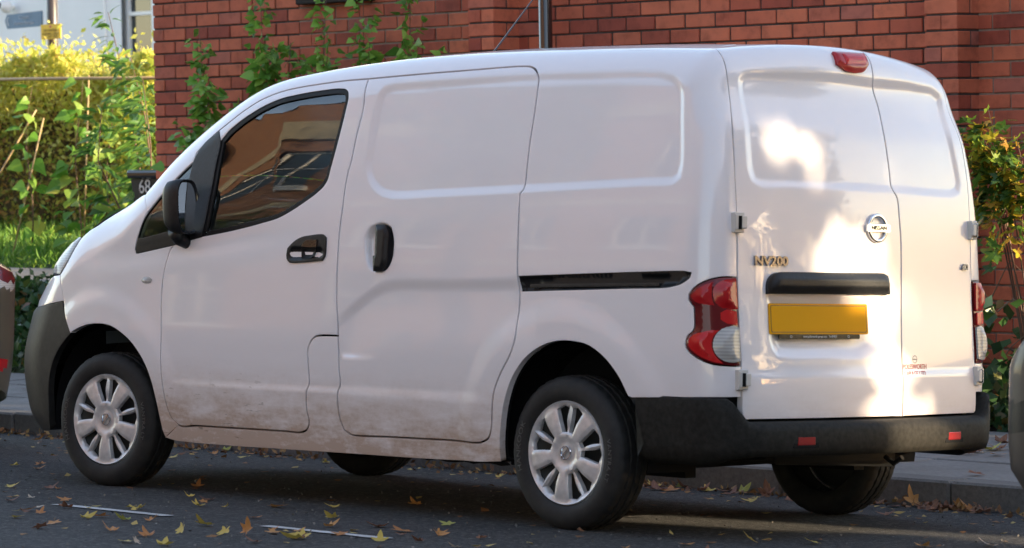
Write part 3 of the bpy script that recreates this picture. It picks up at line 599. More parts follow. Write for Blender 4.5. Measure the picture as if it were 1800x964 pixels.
# front end: painted upper bumper, headlamps, grille, dark lower bumper
ub = np.array([tuple(p) for p in spline([(.5547, .7815), (.537, .8393), (.512, .883)], False)]+[(.42, .877), (.30, .862), (.10, .86), (-.49, .86), (-.49, .745)]+[tuple(p) for p in spline(S['bumper_line'][::-1], False)])
poly_panel('upper_bumper', offset(ub, -.002), M['paint'], VAN, disp=zero, spacing=.03)
hl = np.array([tuple(p) for p in spline(S['fender_front'][4:], False)]+[(.565, 1.03), (.50, 1.035), (.35, 1.02), (.18, .98), (.05, .93), (.08, .88), (.25, .878), (.42, .883)])
hlo = poly_panel('headlamp', offset(hl, -.003), M['headlamp'], VAN, disp=zero, spacing=.03, lift=.003, dome=lambda q: .006*sm(0, .03, sdist(q, hl)))
gr = np.array([(.04, .90), (-.02, .99), (-.49, 1.0), (-.49, .87), (.04, .87)])
poly_panel('grille', spline(gr, step=.03), M['trim'], VAN, disp=zero, spacing=.04)
lb = np.array([tuple(p) for p in spline(S['bumper_line'], False)]+[(.10, .742), (-.49, .74), (-.49, .20), (.20, .205), (.37, .215)]+[tuple(p) for p in spline(S['bumper_arch'][::-1], False)]+[tuple(p) for p in spline([(.626, .6444), (.5686, .7405), (.5547, .7780)], False)])
poly_panel('front_bumper', offset(lb, -.002), M['trim_grey'], VAN, disp=zero, spacing=.025, lift=.004, depth=.03)
# rear bumper swept round the back
us = np.concatenate([np.linspace(3.905, 4.12, 9), np.linspace(4.14, 4.36, 16), np.linspace(4.40, 3.95+.45*PI/2+.30, 12)])
secS = [(-.02, .512), (.003, .513), (.006, .505), (.007, .46), (.008, .40), (.008, .34), (.006, .29), (-.05, .266)]
secR = [(-.03, .4295), (.030, .4285), (.054, .418), (.062, .395), (.063, .36), (.060, .33), (.048, .306), (-.05, .296)]
V = []; ns = len(secS)
for u in us:
    s = float(sm(4.16, 4.33, np.array(u))); s2 = float(sm(4.24, 4.30, np.array(u))); lowr = .0 if u < 4.5 else .0
    for (o1, z1), (o2, z2) in zip(secS, secR):
        o = o1+(o2-o1)*s; z = z1+(z2-z1)*(s2 if z1 > .45 else s); q = side_map(np.array([[u, z]])); n = grad(q)[0]; n[2] = 0; n /= np.linalg.norm(n); V.append(q[0]+n*o)
# front edge follows the wheel arch
nu = len(us)
for j, (o, z) in enumerate(secS):
    V[j][0] = max(V[j][0], XRR+math.sqrt(max(.0, .402**2-(max(z, .27)-HUBZ-.012)**2))*1.0-.04*(z < .3))
V2 = [np.array([v[0], -v[1], v[2]]) for v in V]
allV = V+[V2[(nu-2-i)*ns+j] for i in range(nu-1) for j in range(ns)]
tot = 2*nu-1
rbm = mesh('rear_bumper', allV, [(i*ns+j, i*ns+j+1, (i+1)*ns+j+1, (i+1)*ns+j) for i in range(tot-1) for j in range(ns-1)], M['bumper'], VAN, True)
for sy in (-1, 1):
    mb = MB(); mb.box((-.012, -.044, -.015), (.003, .044, .015)); o = mb.obj('bumper_reflector', M['red_dim'], rbm, bevel=.003); o.location = (4.403, sy*.432, .3594); o.rotation_euler = (0, 0, sy*.105)
    o = MB().box((-.016, -.066, -.026), (.0015, .066, .024)).obj('reflector_recess', M['inner'], rbm, bevel=.004); o.location = (4.403, sy*.432, .3594); o.rotation_euler = (0, 0, sy*.105)
# dark inner shell behind the shut lines, wheel-arch liners, floor
def shell(name, loop, holes, off=-.034): return poly_panel(name, loop, M['inner'], VAN, holes, disp=zero, lift=off, depth=0, spacing=.04)
sh_loop = np.array([(.62, .66)]+[tuple(p) for p in spline(S['front_arch'][::-1], False)][1:]+[(1.27, .24)]+[tuple(p) for p in spline(S['sill_bot'][::-1], False)]+[tuple(p) for p in spline(S['rear_arch'][::-1], False)]+[(3.93, .30), (4.30, .30), (4.32, .9), (4.30, 1.5), (4.20, 1.76)]+[(u, roofv(u, .9)) for u in np.arange(4.0, 1.2, -.1)]+[(1.05, 1.17), (.75, 1.05), (.60, .95)])
shell('inner_side', sh_loop, [offset(win, .012), offset(lp['quarter_glass'], .010)])
rs_loop = np.array([(-.66, .44), (.66, .44), (.66, 1.6), (.60, 1.80), (-.60, 1.80), (-.66, 1.6)])
poly_panel('inner_rear', rs_loop, M['inner'], VAN, [], disp=zero, lift=-.045, depth=0, spacing=.05, fn=rear_map, mirror=False)
for cx, zc, r0 in ((XF, .300, .380), (XRR, .300, .386)):
    for sy in (-1, 1):
        mb = MB(); n = 30; V = []
        for k in range(n+1):
            a = PI*1.12*(k/n)-.06*PI
            for yy in (-.775, -.55): V.append((cx+r0*math.cos(a), yy if sy == -1 else -yy, zc+r0*math.sin(a)))
        Fc = [(2*k, 2*k+1, 2*k+3, 2*k+2) for k in range(n)]
        Fc.append(tuple(2*k+1 for k in range(n+1)))
        mb.add(V, Fc).obj('wheel_arch_liner', M['inner'], VAN)
ub_ = MB(); ub_.box((1.25, -.74, .235), (3.15, .74, .30)); ub_.box((3.95, -.62, .30), (4.33, .62, .42)); ub_.box((.15, -.60, .22), (.45, .60, .5)); ub_.box((1.2, -.54, .30), (3.98, .54, .36)); ub_.box((.45, -.50, .30), (1.25, .50, .55))
ub_.obj('underbody', M['inner'], VAN)
MB().tube([(1.5, .25, .20), (3.2, .30, .20), (3.8, .35, .26), (4.02, .38, .28)], .028, 10).tube([(3.85, .05, .30), (4.15, .38, .30)], .07, 12).obj('exhaust', M['steel'], VAN, True)
MB().tube([(XRR, -.62, HUBZ-.02), (XRR, .62, HUBZ-.02)], .035, 10).box((3.0, -.52, .20), (3.9, -.46, .25)).box((3.0, .46, .20), (3.9, .52, .25)).obj('rear_axle', M['inner'], VAN)
MB().tube([(4.26, .20, .28), (4.30, .20, .255), (4.34, .20, .28)], .010, 8).obj('towing_eye', M['inner'], VAN)
# sill under-lip
V = []
for u in np.arange(1.26, 3.27, .05):
    p = side_map(np.array([[u, .232]]))[0]; V += [p+[0, .004, 0], p+[0, .02, -.012-.006*(abs(math.sin(u*23)) > .8)]]
for s in (1, -1): mesh('sill_lip', [np.array(v)*[1, s, 1] for v in V], [(2*i, 2*i+1, 2*i+3, 2*i+2) for i in range(len(V)//2-1)], M['inner'], VAN)
# ---- wheels
def make_wheel(name):
    w = empty(name); w.parent = VAN
    R = .2870; seg = 180
    prof = [(.190, .066), (.196, .078), (.206, .084), (.225, .0885), (.245, .0875), (.262, .082), (.272, .074), (.279, .067), (.2835, .060), (.2845, .040), (.2845, .036), (.278, .034), (.278, .030), (.2865, .028), (.2870, .008), (.2870, .006), (.279, .004), (.279, -.004)]
    prof = [(r, -h) for r, h in prof]+[(r, h) for r, h in prof[::-1]]
    V = []; m = len(prof)
    for k in range(seg):
        a = 2*PI*k/seg
        for j, (r, h) in enumerate(prof):
            if k % 5 == 0 and abs(h) > .030 and r > .270: r -= .0035 if abs(h) < .065 else .0015
            if (k+2) % 5 == 0 and abs(h) < .03 and r > .283: r -= .003
            V.append((r*math.cos(a), h, r*math.sin(a)))
    Fc = [(k*m+j, k*m+j+1, ((k+1) % seg)*m+j+1, ((k+1) % seg)*m+j) for k in range(seg) for j in range(m-1)]
    ty = mesh('tyre', V, Fc, M['tyre'], w, True); ty.data.set_sharp_from_angle(angle=math.radians(40))
    for s, a0, sz in (('HANKOOK', 128, .030), ('VANTRA LT', -52, .024), ('HANKOOK', -5, .001)):
        if sz < .01: continue
        tv, tf = text_geo(s, sz, extrude=.0012); W = []
        for x, y, z in tv:
            r = .2325+y; a = math.radians(a0)-x*1.25/.2325; W.append((r*math.cos(a), -.0885+.0015*(abs(y)/.01)-z, r*math.sin(a)))
        mesh('sidewall_lettering', W, tf, M['tyre_letter'], w)
    mb = MB(); mb.lathe([(.0, -.01), (.12, -.015), (.165, -.03), (.188, -.055), (.190, -.068), (.186, -.072)], 48); mb.obj('rim', M['steel'], w, True)
    # cover with five broad and five thin spokes
    RC = .194; seg2 = 120
    circ = np.array([(RC*math.cos(2*PI*k/seg2), RC*math.sin(2*PI*k/seg2)) for k in range(seg2)]); slots = []
    for k in range(10):
        # slot between spoke k and k+1; even spokes broad
        a0, a1 = k*36, (k+1)*36; ext = []
        hb0, hb1 = (lambda r: 13.5-20*(r-.09)*0+ (r-.08)*28 if True else 0), (lambda r: 5.2+ (r-.08)*16)
        rs = np.linspace(.078, .168, 9)
        lo_, hi_ = [], []
        for r in rs:
            wide = 16.5-(r-.078)*42; thin = 2.6+2.0*math.sin(PI*(r-.078)/.09)
            wa, wb = (wide, thin) if k % 2 == 0 else (thin, wide)
            A0, A1 = a0+wa, a1-wb
            if A1-A0 < 2.0: A0 = A1 = (A0+A1)/2; A0 -= 1; A1 += 1
            lo_.append((r, A0)); hi_.append((r, A1))
        pl_ = lo_+[(.174, (lo_[-1][1]*.6+hi_[-1][1]*.4)), (.1745, (lo_[-1][1]*.4+hi_[-1][1]*.6))]+hi_[::-1]
        slots.append(np.array([(r*math.cos(math.radians(a)), r*math.sin(math.radians(a))) for r, a in pl_]))
    def zprof(r): return np.interp(r, [0, .02, .045, .055, .07, .12, .165, .180, .189, .194], [-.074, -.074, -.073, -.079, -.083, -.086, -.082, -.076, -.080, -.072])
    g = [(r*math.cos(a), r*math.sin(a)) for r in (.0, .02, .035, .045, .055, .07, .09, .11, .13, .15, .165, .18, .189) for a in np.linspace(0, 2*PI, 120 if r > .1 else max(1, int(r*700)), endpoint=False)]
    g = np.array(g); ok = np.min([dist(g, s) for s in slots+[circ]], 0) > .003; g = g[ok & ~np.any([inside(g, s) for s in slots], 0)]
    pts = [Vector(p) for p in circ]; ed = [(i, (i+1) % seg2) for i in range(seg2)]
    for s in slots:
        n = len(pts); pts += [Vector(p) for p in s]; ed += [(n+i, n+(i+1) % len(s)) for i in range(len(s))]
    res = delaunay_2d_cdt(pts+[Vector(p) for p in g], ed, [], 0, 1e-7); q = np.array([v[:] for v in res[0]]); T = np.array([f for f in res[2] if len(f) == 3]); ct = q[T].mean(1)
    T = T[~np.any([inside(ct, s) for s in slots], 0) & (np.hypot(*ct.T) < RC)]
    r = np.hypot(q[:, 0], q[:, 1]); an = np.degrees(np.arctan2(q[:, 1], q[:, 0])); z = zprof(r)
    thin = np.abs(((an-36+36) % 72)-36) < 14; z = z+np.where(thin & (r > .06) & (r < .178), .006*sm(.06, .09, r), 0)
    ds = np.min([dist(q, s) for s in slots], 0); z = z+.006*(1-sm(0, .009, ds))
    P = np.stack([q[:, 0], z, q[:, 1]], 1); E = {}
    for t in T:
        for i in range(3): E[(t[i], t[(i+1) % 3])] = 1
    bdx = [k for k in E if (k[1], k[0]) not in E]; V = list(P)+list(P+[0, .02, 0]); n = len(P); Fc = [tuple(t) for t in T]+[(j, i, i+n, j+n) for i, j in bdx]
    cov = mesh('wheel_cover', V, Fc, M['silver'], w, True); cov.data.set_sharp_from_angle(angle=math.radians(50))
    mb = MB(); mb.lathe([(.021, -.076), (.023, -.080), (.026, -.080), (.028, -.076)], 32); mb.box((-.027, -.0805, -.005), (.027, -.076, .005)); mb.obj('cover_emblem', M['chrome'], w, True, angle=40)
    return w
def copy_tree(o, parent):
    c = o.copy(); COL.objects.link(c); c.parent = parent
    for ch in o.children: copy_tree(ch, c)
    return c
w0 = make_wheel('wheel'); w0.location = (XRR, -.730, HUBZ); w0.rotation_euler = (0, math.radians(-48), 0)
wl_ = [(XF, -.730, math.radians(7), -53, 0), (XRR, .730, PI, 20, 0), (XF, .730, PI+math.radians(7), 80, 0)]
for x, y, rz, ry, _ in wl_:
    c = copy_tree(w0, VAN); c.location = (x, y, HUBZ); c.rotation_mode = 'XYZ'
    c.matrix_basis = Matrix.Translation((x, y, HUBZ)) @ Matrix.Rotation(rz, 4, 'Z') @ Matrix.Rotation(math.radians(ry), 4, 'Y')
# ---- door mirror
def door_mirror(sy):
    root = empty('door_mirror', (1.40, sy*.880, 1.185)); root.parent = VAN; root.rotation_euler = (0, 0, -sy*math.radians(13)); root.scale = (.82, .56, .82)
    secs = [(-.075, .035, .075, .01), (-.06, .060, .105, .004), (-.03, .082, .128, 0), (.02, .092, .138, 0), (.05, .093, .139, 0), (.062, .090, .136, 0)]
    V = []; n = 32
    for x, hy, hz, dy in secs:
        for k in range(n):
            a = 2*PI*k/n; cx, sx = math.cos(a), math.sin(a); e = .55
            yy = hy*math.copysign(abs(cx)**e, cx)*(1-.12*(sx > 0)*sx); zz = hz*math.copysign(abs(sx)**e, sx)
            V.append((x-.10*(zz/.14)*.12+.02*(yy/.09)*sy*-1, yy+dy, zz))
    Fc = [(i*n+k, i*n+(k+1) % n, (i+1)*n+(k+1) % n, (i+1)*n+k) for i in range(len(secs)-1) for k in range(n)]+[tuple(range(n))]
    h = mesh('mirror_housing', V, Fc, M['trim'], root, True); h.data.set_sharp_from_angle(angle=math.radians(50))
    last = V[-n:]; c = np.mean(last, 0); rim = [tuple(np.array(p)*.93+c*.07) for p in last]; gl = [tuple(np.array(p)*.90+c*.10-np.array([.012, 0, 0])) for p in last]
    mesh('mirror_rim', [tuple(p) for p in last]+rim+gl, [(k, (k+1) % n, n+(k+1) % n, n+k) for k in range(n)]+[(n+k, n+(k+1) % n, 2*n+(k+1) % n, 2*n+k) for k in range(n)], M['gloss'], root, True)
    mesh('mirror_glass', gl, [tuple(range(n))], M['mirror'], root)
    mb = MB(); mb.tube([(-.01, sy*.02, -.12), (-.005, -sy*.02, -.155), (.01, -sy*.09, -.175), (.02, -sy*.125, -.17)], [.045, .042, .038, .04], 12); mb.obj('mirror_arm', M['trim'], root, True)
door_mirror(-1); door_mirror(1)
# ---- cabin seen through the glass
bh = MB(); bh.box((2.36, -.72, .3), (2.39, .72, 1.62)); bh.obj('bulkhead', M['dash'], VAN)
db = MB(); V = []
for y in np.linspace(-.70, .70, 9):
    for x, z in ((.75, .62), (.72, .98), (.85, 1.06), (1.15, 1.075), (1.26, 1.05), (1.30, .98), (1.24, .75), (1.22, .55)): V.append((x-.04*(y/.7)**2, y, z-.02*(y/.7)**2))
db.add(V, [(i*8+j, (i+1)*8+j, (i+1)*8+j+1, i*8+j+1) for i in range(8) for j in range(7)]).obj('dashboard', M['dash'], VAN, True)
for sy in (-1, 1):
    s = MB(); s.box((1.62, sy*.38-.24, .50), (2.10, sy*.38+.24, .74)); s.box((2.03, sy*.38-.23, .70), (2.18, sy*.38+.23, 1.26)); se = s.obj('cabin_seat', M['seat'], VAN, bevel=.05)
    MB().box((2.08, sy*.38-.13, 1.28), (2.18, sy*.38+.13, 1.46)).obj('headrest', M['seat'], se, bevel=.04)
sw = MB(); V = []; n = 40
T_ = Matrix.Translation((1.42, .36, 1.02)) @ Matrix.Rotation(math.radians(-62), 4, 'Y')
for k in range(n):
    a = 2*PI*k/n
    for j in range(8): b = 2*PI*j/8; V.append(T_ @ Vector(((.185+.014*math.cos(b))*math.cos(a), (.185+.014*math.cos(b))*math.sin(a), .014*math.sin(b))))
sw.add(V, [(k*8+j, k*8+(j+1) % 8, ((k+1) % n)*8+(j+1) % 8, ((k+1) % n)*8+j) for k in range(n) for j in range(8)])
sw.box((-.17, -.03, -.012), (.17, .03, .012), T_); sw.box((-.05, -.17, -.012), (.05, .17, .02), T_); sw.obj('steering_wheel', M['gloss'], VAN, True)
MB().box((1.2, -.70, .33), (2.36, .70, .36)).obj('cabin_floor', M['inner'], VAN)
top_grid('headlining', 1.90, 2.40, .62, M['seat'], -.04, 10, 12)
# whip aerial
MB().tube([(2.20, .05, 1.775), (2.30, .05, 1.86), (2.62, .05, 2.16)], [.008, .0035, .002], 6).obj('aerial', M['gloss'], VAN)
# ------------------------------------------------------------------ ground, road, kerb, pavement
def mat_asphalt():
    m, N, L, P = nodes('worn_asphalt'); co = objco(N)
    v = N.new('ShaderNodeTexVoronoi'); v.inputs['Scale'].default_value = 70; L.new(co, v.inputs[0])
    n1 = noise(N, L, 1.3, 5, .6, co); n2 = noise(N, L, 220, 3, .6, co)
    c = mixc(N, L, ramp(N, L, n1, [(.35, (0, 0, 0)), (.7, (1, 1, 1))]), (.015, .0155, .018), (.036, .0365, .041))
    c = mixc(N, L, ramp(N, L, v.outputs['Color'], [(.55, (0, 0, 0)), (.9, (.65, .65, .65))]), c, (.15, .145, .14))
    c = mixc(N, L, ramp(N, L, n2, [(.35, (.8, .8, .8)), (.5, (0, 0, 0))]), c, (.007, .007, .008))
    L.new(c, P.inputs['Base Color']); P.inputs['Roughness'].default_value = .82
    h = math_n(N, L, 'ADD', math_n(N, L, 'MULTIPLY', v.outputs['Distance'], -.7), n2); bump(N, L, P, h, 1.0, .010)
    return m
M['asphalt'] = mat_asphalt()
def speckle(name, c, sc=40, amt=.3, rough=.85, bmp=.4):
    m, N, L, P = nodes(name); co = objco(N); r = N.new('ShaderNodeObjectInfo')
    n = noise(N, L, sc, 6, .7, co); n2 = noise(N, L, 3, 4, .6, co)
    k = ramp(N, L, n, [(.3, tuple(v*(1-amt) for v in c)), (.7, tuple(v*(1+amt) for v in c))])
    k = mixc(N, L, .55, k, ramp(N, L, n2, [(.3, (.55, .53, .5)), (.7, (1, 1, 1))]), 'MULTIPLY')
    k = mixc(N, L, .35, k, ramp(N, L, r.outputs['Random'], [(0, (.6, .6, .6)), (1, (1, 1, 1))]), 'MULTIPLY')
    L.new(k, P.inputs['Base Color']); P.inputs['Roughness'].default_value = rough; bump(N, L, P, n, bmp, .004)
    return m
M['kerb'] = speckle('kerb_granite', (.17, .16, .155), 60); M['slab'] = speckle('paving_concrete', (.22, .21, .205), 45, .2)
M['soil'] = speckle('garden_soil', (.05, .04, .03), 20, .5); M['lawn_base'] = speckle('lawn_earth', (.05, .07, .025), 12, .4)
yk = [(1.388, 0), (-3.6, 0), (-4.8, -.012), (-6.2, -.07), (-9.0, -.21)]
V = []; Fc = []
ys = [y for y, _ in yk]; zs = [-.05*y+dz for y, dz in yk]
xs = np.linspace(-40, 45, 18)
for x in xs:
    for y, z in zip(ys, zs): V.append((x, y, z))
n = len(ys)
for i in range(len(xs)-1):
    for j in range(n-1): Fc.append((i*n+j, i*n+j+1, (i+1)*n+j+1, (i+1)*n+j))
tag(mesh('road', V, Fc, M['asphalt']), kind='structure')
tag(mesh('ground', [(-600, -600, -.9), (600, -600, -.9), (600, 600, -.9), (-600, 600, -.9)], [(0, 1, 2, 3)], M['soil']), kind='structure')
PAVZ = .042
def beveled_box(name, sx, sy, sz, b, mat):
    bm = bmesh.new(); bmesh.ops.create_cube(bm, size=1); bmesh.ops.scale(bm, vec=(sx, sy, sz), verts=bm.verts)
    bmesh.ops.bevel(bm, geom=bm.edges[:], offset=b, segments=1, affect='EDGES', profile=.5)
    me = bpy.data.meshes.new(name); bm.to_mesh(me); bm.free(); me.materials.append(mat); return me
kerb = empty('kerb'); tag(kerb, kind='structure')
ks = beveled_box('kerb_stone', .908, .150, .30, .010, M['kerb'])
for i in range(30): inst('kerb_stone', ks, kerb, (-9.6+i*.914, 1.463+random.uniform(-.004, .004), PAVZ-.148+random.uniform(-.003, .003)))
mesh('kerb_bed', [(-40, 1.41, PAVZ-.02), (45, 1.41, PAVZ-.02), (45, 1.53, PAVZ-.02), (-40, 1.53, PAVZ-.02), (-40, 1.41, -.3), (45, 1.41, -.3)], [(0, 1, 2, 3), (4, 5, 1, 0)], M['kerb'], kerb)
pav = empty('pavement'); tag(pav, kind='structure')
sl = [beveled_box('paving_slab', w, .596, .06, .004, M['slab']) for w in (.894, .594)]
for r in range(3):
    x = -9.6-.3*r
    while x < 12:
        k = 0 if random.random() < .8 else 1; w = (.9, .6)[k]
        inst('paving_slab', sl[k], pav, (x+w/2, 1.838+r*.601, PAVZ-.03+r*.004+random.uniform(-.003, .003)), (random.uniform(-.004, .004), random.uniform(-.004, .004), 0)); x += w
mesh('pavement_bed', [(-40, 1.53, PAVZ-.012), (45, 1.53, PAVZ-.012), (45, 3.36, PAVZ-.008), (-40, 3.36, PAVZ-.008)], [(0, 1, 2, 3)], M['soil'], pav)
# planting bed along the wall and rising garden left of it
tag(mesh('planting_bed', [(-4.8, 3.35, .03), (45, 3.35, .03), (45, 5.5, .05), (-4.8, 5.5, .05)], [(0, 1, 2, 3)], M['soil']), kind='structure')
V = []; gx = np.linspace(-40, -4.7, 30); gp = [(3.34, .02), (3.7, .22), (4.1, .48), (4.25, .50), (5.0, .60), (6.5, .72), (8.5, .84), (14, .95), (60, 1.0)]
def gz(y): return float(np.interp(y, [p[0] for p in gp], [p[1] for p in gp]))
for x in gx:
    for y, z in gp: V.append((x, y, z+.03*math.sin(x*3+y*2)))
n = len(gp); tag(mesh('garden_bank', V, [(i*n+j, (i+1)*n+j, (i+1)*n+j+1, i*n+j+1) for i in range(len(gx)-1) for j in range(n-1)], M['lawn_base'], None, True), kind='structure')
path = empty('garden_path'); tag(path, kind='structure')
for i in range(14): inst('paving_slab', sl[0], path, (-13.2+i*.905, 4.62, gz(4.62)+.02), (math.radians(7.0), 0, random.uniform(-.01, .01)), (1, 1.12, 1))
# markings: a broken white bay line on the near side of the van
M['roadpaint'] = speckle('worn_white_road_paint', (.62, .62, .62), 70, .25, .7)
for i, (x0, x1) in enumerate(((1.63, 2.32), (2.87, 3.53))):
    V = []
    for k in range(13):
        x = x0+(x1-x0)*k/12; w = .028+random.uniform(-.004, .004)
        for yy in (-1.655-w, -1.655+w): V.append((x, yy, -.05*yy+.004))
    o = mesh('bay_marking', V, [(2*k, 2*k+2, 2*k+3, 2*k+1) for k in range(12)], M['roadpaint']); tag(o, kind='structure')

# ------------------------------------------------------------------ brick wall
def mat_brick():
    m, N, L, P = nodes('red_brick'); co = objco(N); oi = N.new('ShaderNodeObjectInfo'); ge = N.new('ShaderNodeNewGeometry')
    rnd = math_n(N, L, 'FRACT', math_n(N, L, 'ADD', oi.outputs['Random'], ge.outputs['Random Per Island']))
    c = ramp(N, L, rnd, [(0, (.32, .068, .042)), (.25, (.50, .125, .066)), (.6, (.60, .175, .09)), (.85, (.53, .14, .075)), (1, (.42, .14, .10))])
    mp = N.new('ShaderNodeMapping'); L.new(ge.outputs['Position'], mp.inputs[0])
    n1 = noise(N, L, 9, 6, .65, mp.outputs[0]); n2 = noise(N, L, 120, 4, .7, mp.outputs[0])
    c = mixc(N, L, .75, c, ramp(N, L, n1, [(.22, (.40, .36, .36)), (.5, (1, 1, 1)), (.8, (1.2, 1.15, 1.1))]), 'MULTIPLY')
    c = mixc(N, L, ramp(N, L, n2, [(.66, (0, 0, 0)), (.8, (.5, .5, .5))]), c, (.10, .05, .04))
    n3 = noise(N, L, 1.1, 5, .6, mp.outputs[0]); c = mixc(N, L, .8, c, ramp(N, L, n3, [(.32, (.62, .56, .55)), (.55, (1, 1, 1)), (.75, (1.12, 1.1, 1.08))]), 'MULTIPLY')
    L.new(c, P.inputs['Base Color']); P.inputs['Roughness'].default_value = .8; bump(N, L, P, math_n(N, L, 'ADD', n1, n2), .45, .004)
    return m
M['brick'] = mat_brick(); M['mortar_dark'] = speckle('sooty_mortar', (.075, .060, .053), 30, .5); M['mortar_light'] = speckle('pale_mortar', (.30, .245, .20), 30, .3)
GA, BL, BH = .0806, .2192, .0700     # course height, brick pitch, brick height
bm_full = beveled_box('brick', BL-.011, .105, BH, .0035, M['brick']); bm_half = beveled_box('brick', .1025, .105, BH, .0035, M['brick'])
bm_head = beveled_box('brick', .1020, .215, BH, .0035, M['brick'])
WALL = empty('brick_wall', (-.7, 4.2, 0)); tag(WALL, 'tall red brick wall with two projecting piers behind the van', 'wall')
WY = 4.1
_c = np.array(cam_o.matrix_world.translation); 
def to_px(p):
    q = np.array(p)-_c; z = q @ np.array(_d); return 900+5917*(q @ np.array(_r))/z, 482-5917*(q @ np.array(_u))/z
_sx = [0, 94, 156, 256, 328, 401, 447, 503, 577, 680, 800, 950, 1250, 1470, 1592, 1659, 1697, 1712, 1730, 1800]; _sy = [484, 484, 403, 339, 263, 200, 167, 142, 125, 110, 95, 86, 77, 86, 107, 157, 262, 348, 800, 800]
def seen(p): x, y = to_px(p); return -60 < x < 1860 and -20 < y < np.interp(x, _sx, _sy)+25
rest = {False: MB(), True: MB()}; nb = 0; ZB = 2.3225-35*GA
def put(me, size, loc):
    global nb
    if seen(loc):
        nb += 1; o = inst('brick', me, WALL, Vector(loc)-Vector(WALL.location), (random.uniform(-.006, .006), random.uniform(-.006, .006), random.uniform(-.008, .008)))
        o.location.y += random.uniform(-.003, .003)
    else:
        a = np.array(size)/2; rest[False].box(np.array(loc)-a-np.array(WALL.location), np.array(loc)+a-np.array(WALL.location))
ncourse = 45
for k in range(-2, ncourse):
    z = ZB+(k+.5)*GA
    if z < .0: continue
    off = 0 if k % 2 == 0 else BL/2
    x = -4.812
    if k % 2: put(bm_half, (.1025, .105, BH), (x+.051, WY+.0525, z)); x += .1025+.0070
    while x < 3.3:
        pr = (-1.93 < x+BL*.5 < -1.60) or (1.36 < x+BL*.5 < 1.72)
        put(bm_full, (BL-.011, .105, BH), (x+(BL-.011)/2, WY+.0525, z)); x += BL
    for px0, py0 in ((-1.702, 3.895), (1.575, 3.925)):
        if k % 2 == 0:
            put(bm_full, (BL-.011, .105, BH), (px0+.104, py0+.0525, z)); put(bm_full, (BL-.011, .105, BH), (px0+.104, py0+.169, z))
        else:
            put(bm_head, (.102, .215, BH), (px0+.051, py0+.108, z)); put(bm_head, (.102, .215, BH), (px0+.051+.1065, py0+.108, z))
o = rest[False].obj('brick_field', M['brick'], WALL); tag(o, kind='stuff')
def wcore(x0, x1, y0, y1, mat): MB().box((x0+.7, y0-4.2, -.1), (x1+.7, y1-4.2, ZB+ncourse*GA)).obj('mortar', mat, WALL)
wcore(-4.806, -3.40, WY+.009, WY+.33, M['mortar_dark']); wcore(-3.40, -1.62, WY+.009, WY+.332, M['mortar_light']); wcore(-1.62, 1.62, WY+.009, WY+.33, M['mortar_dark']); wcore(1.62, 3.30, WY+.009, WY+.332, M['mortar_light'])
for px0, py0 in ((-1.702, 3.895), (1.575, 3.925)): wcore(px0+.008, px0+.202, py0+.008, WY+.02, M['mortar_dark'])
# dark stone ledge just below the top of the picture
MB().box((-3.36+.7, WY-.06-4.2, 2.340), (-2.70+.7, WY+.004-4.2, 2.42)).obj('stone_ledge', speckle('sooty_stone', (.03, .025, .023), 30, .4), WALL, bevel=.008)
print('bricks', nb)
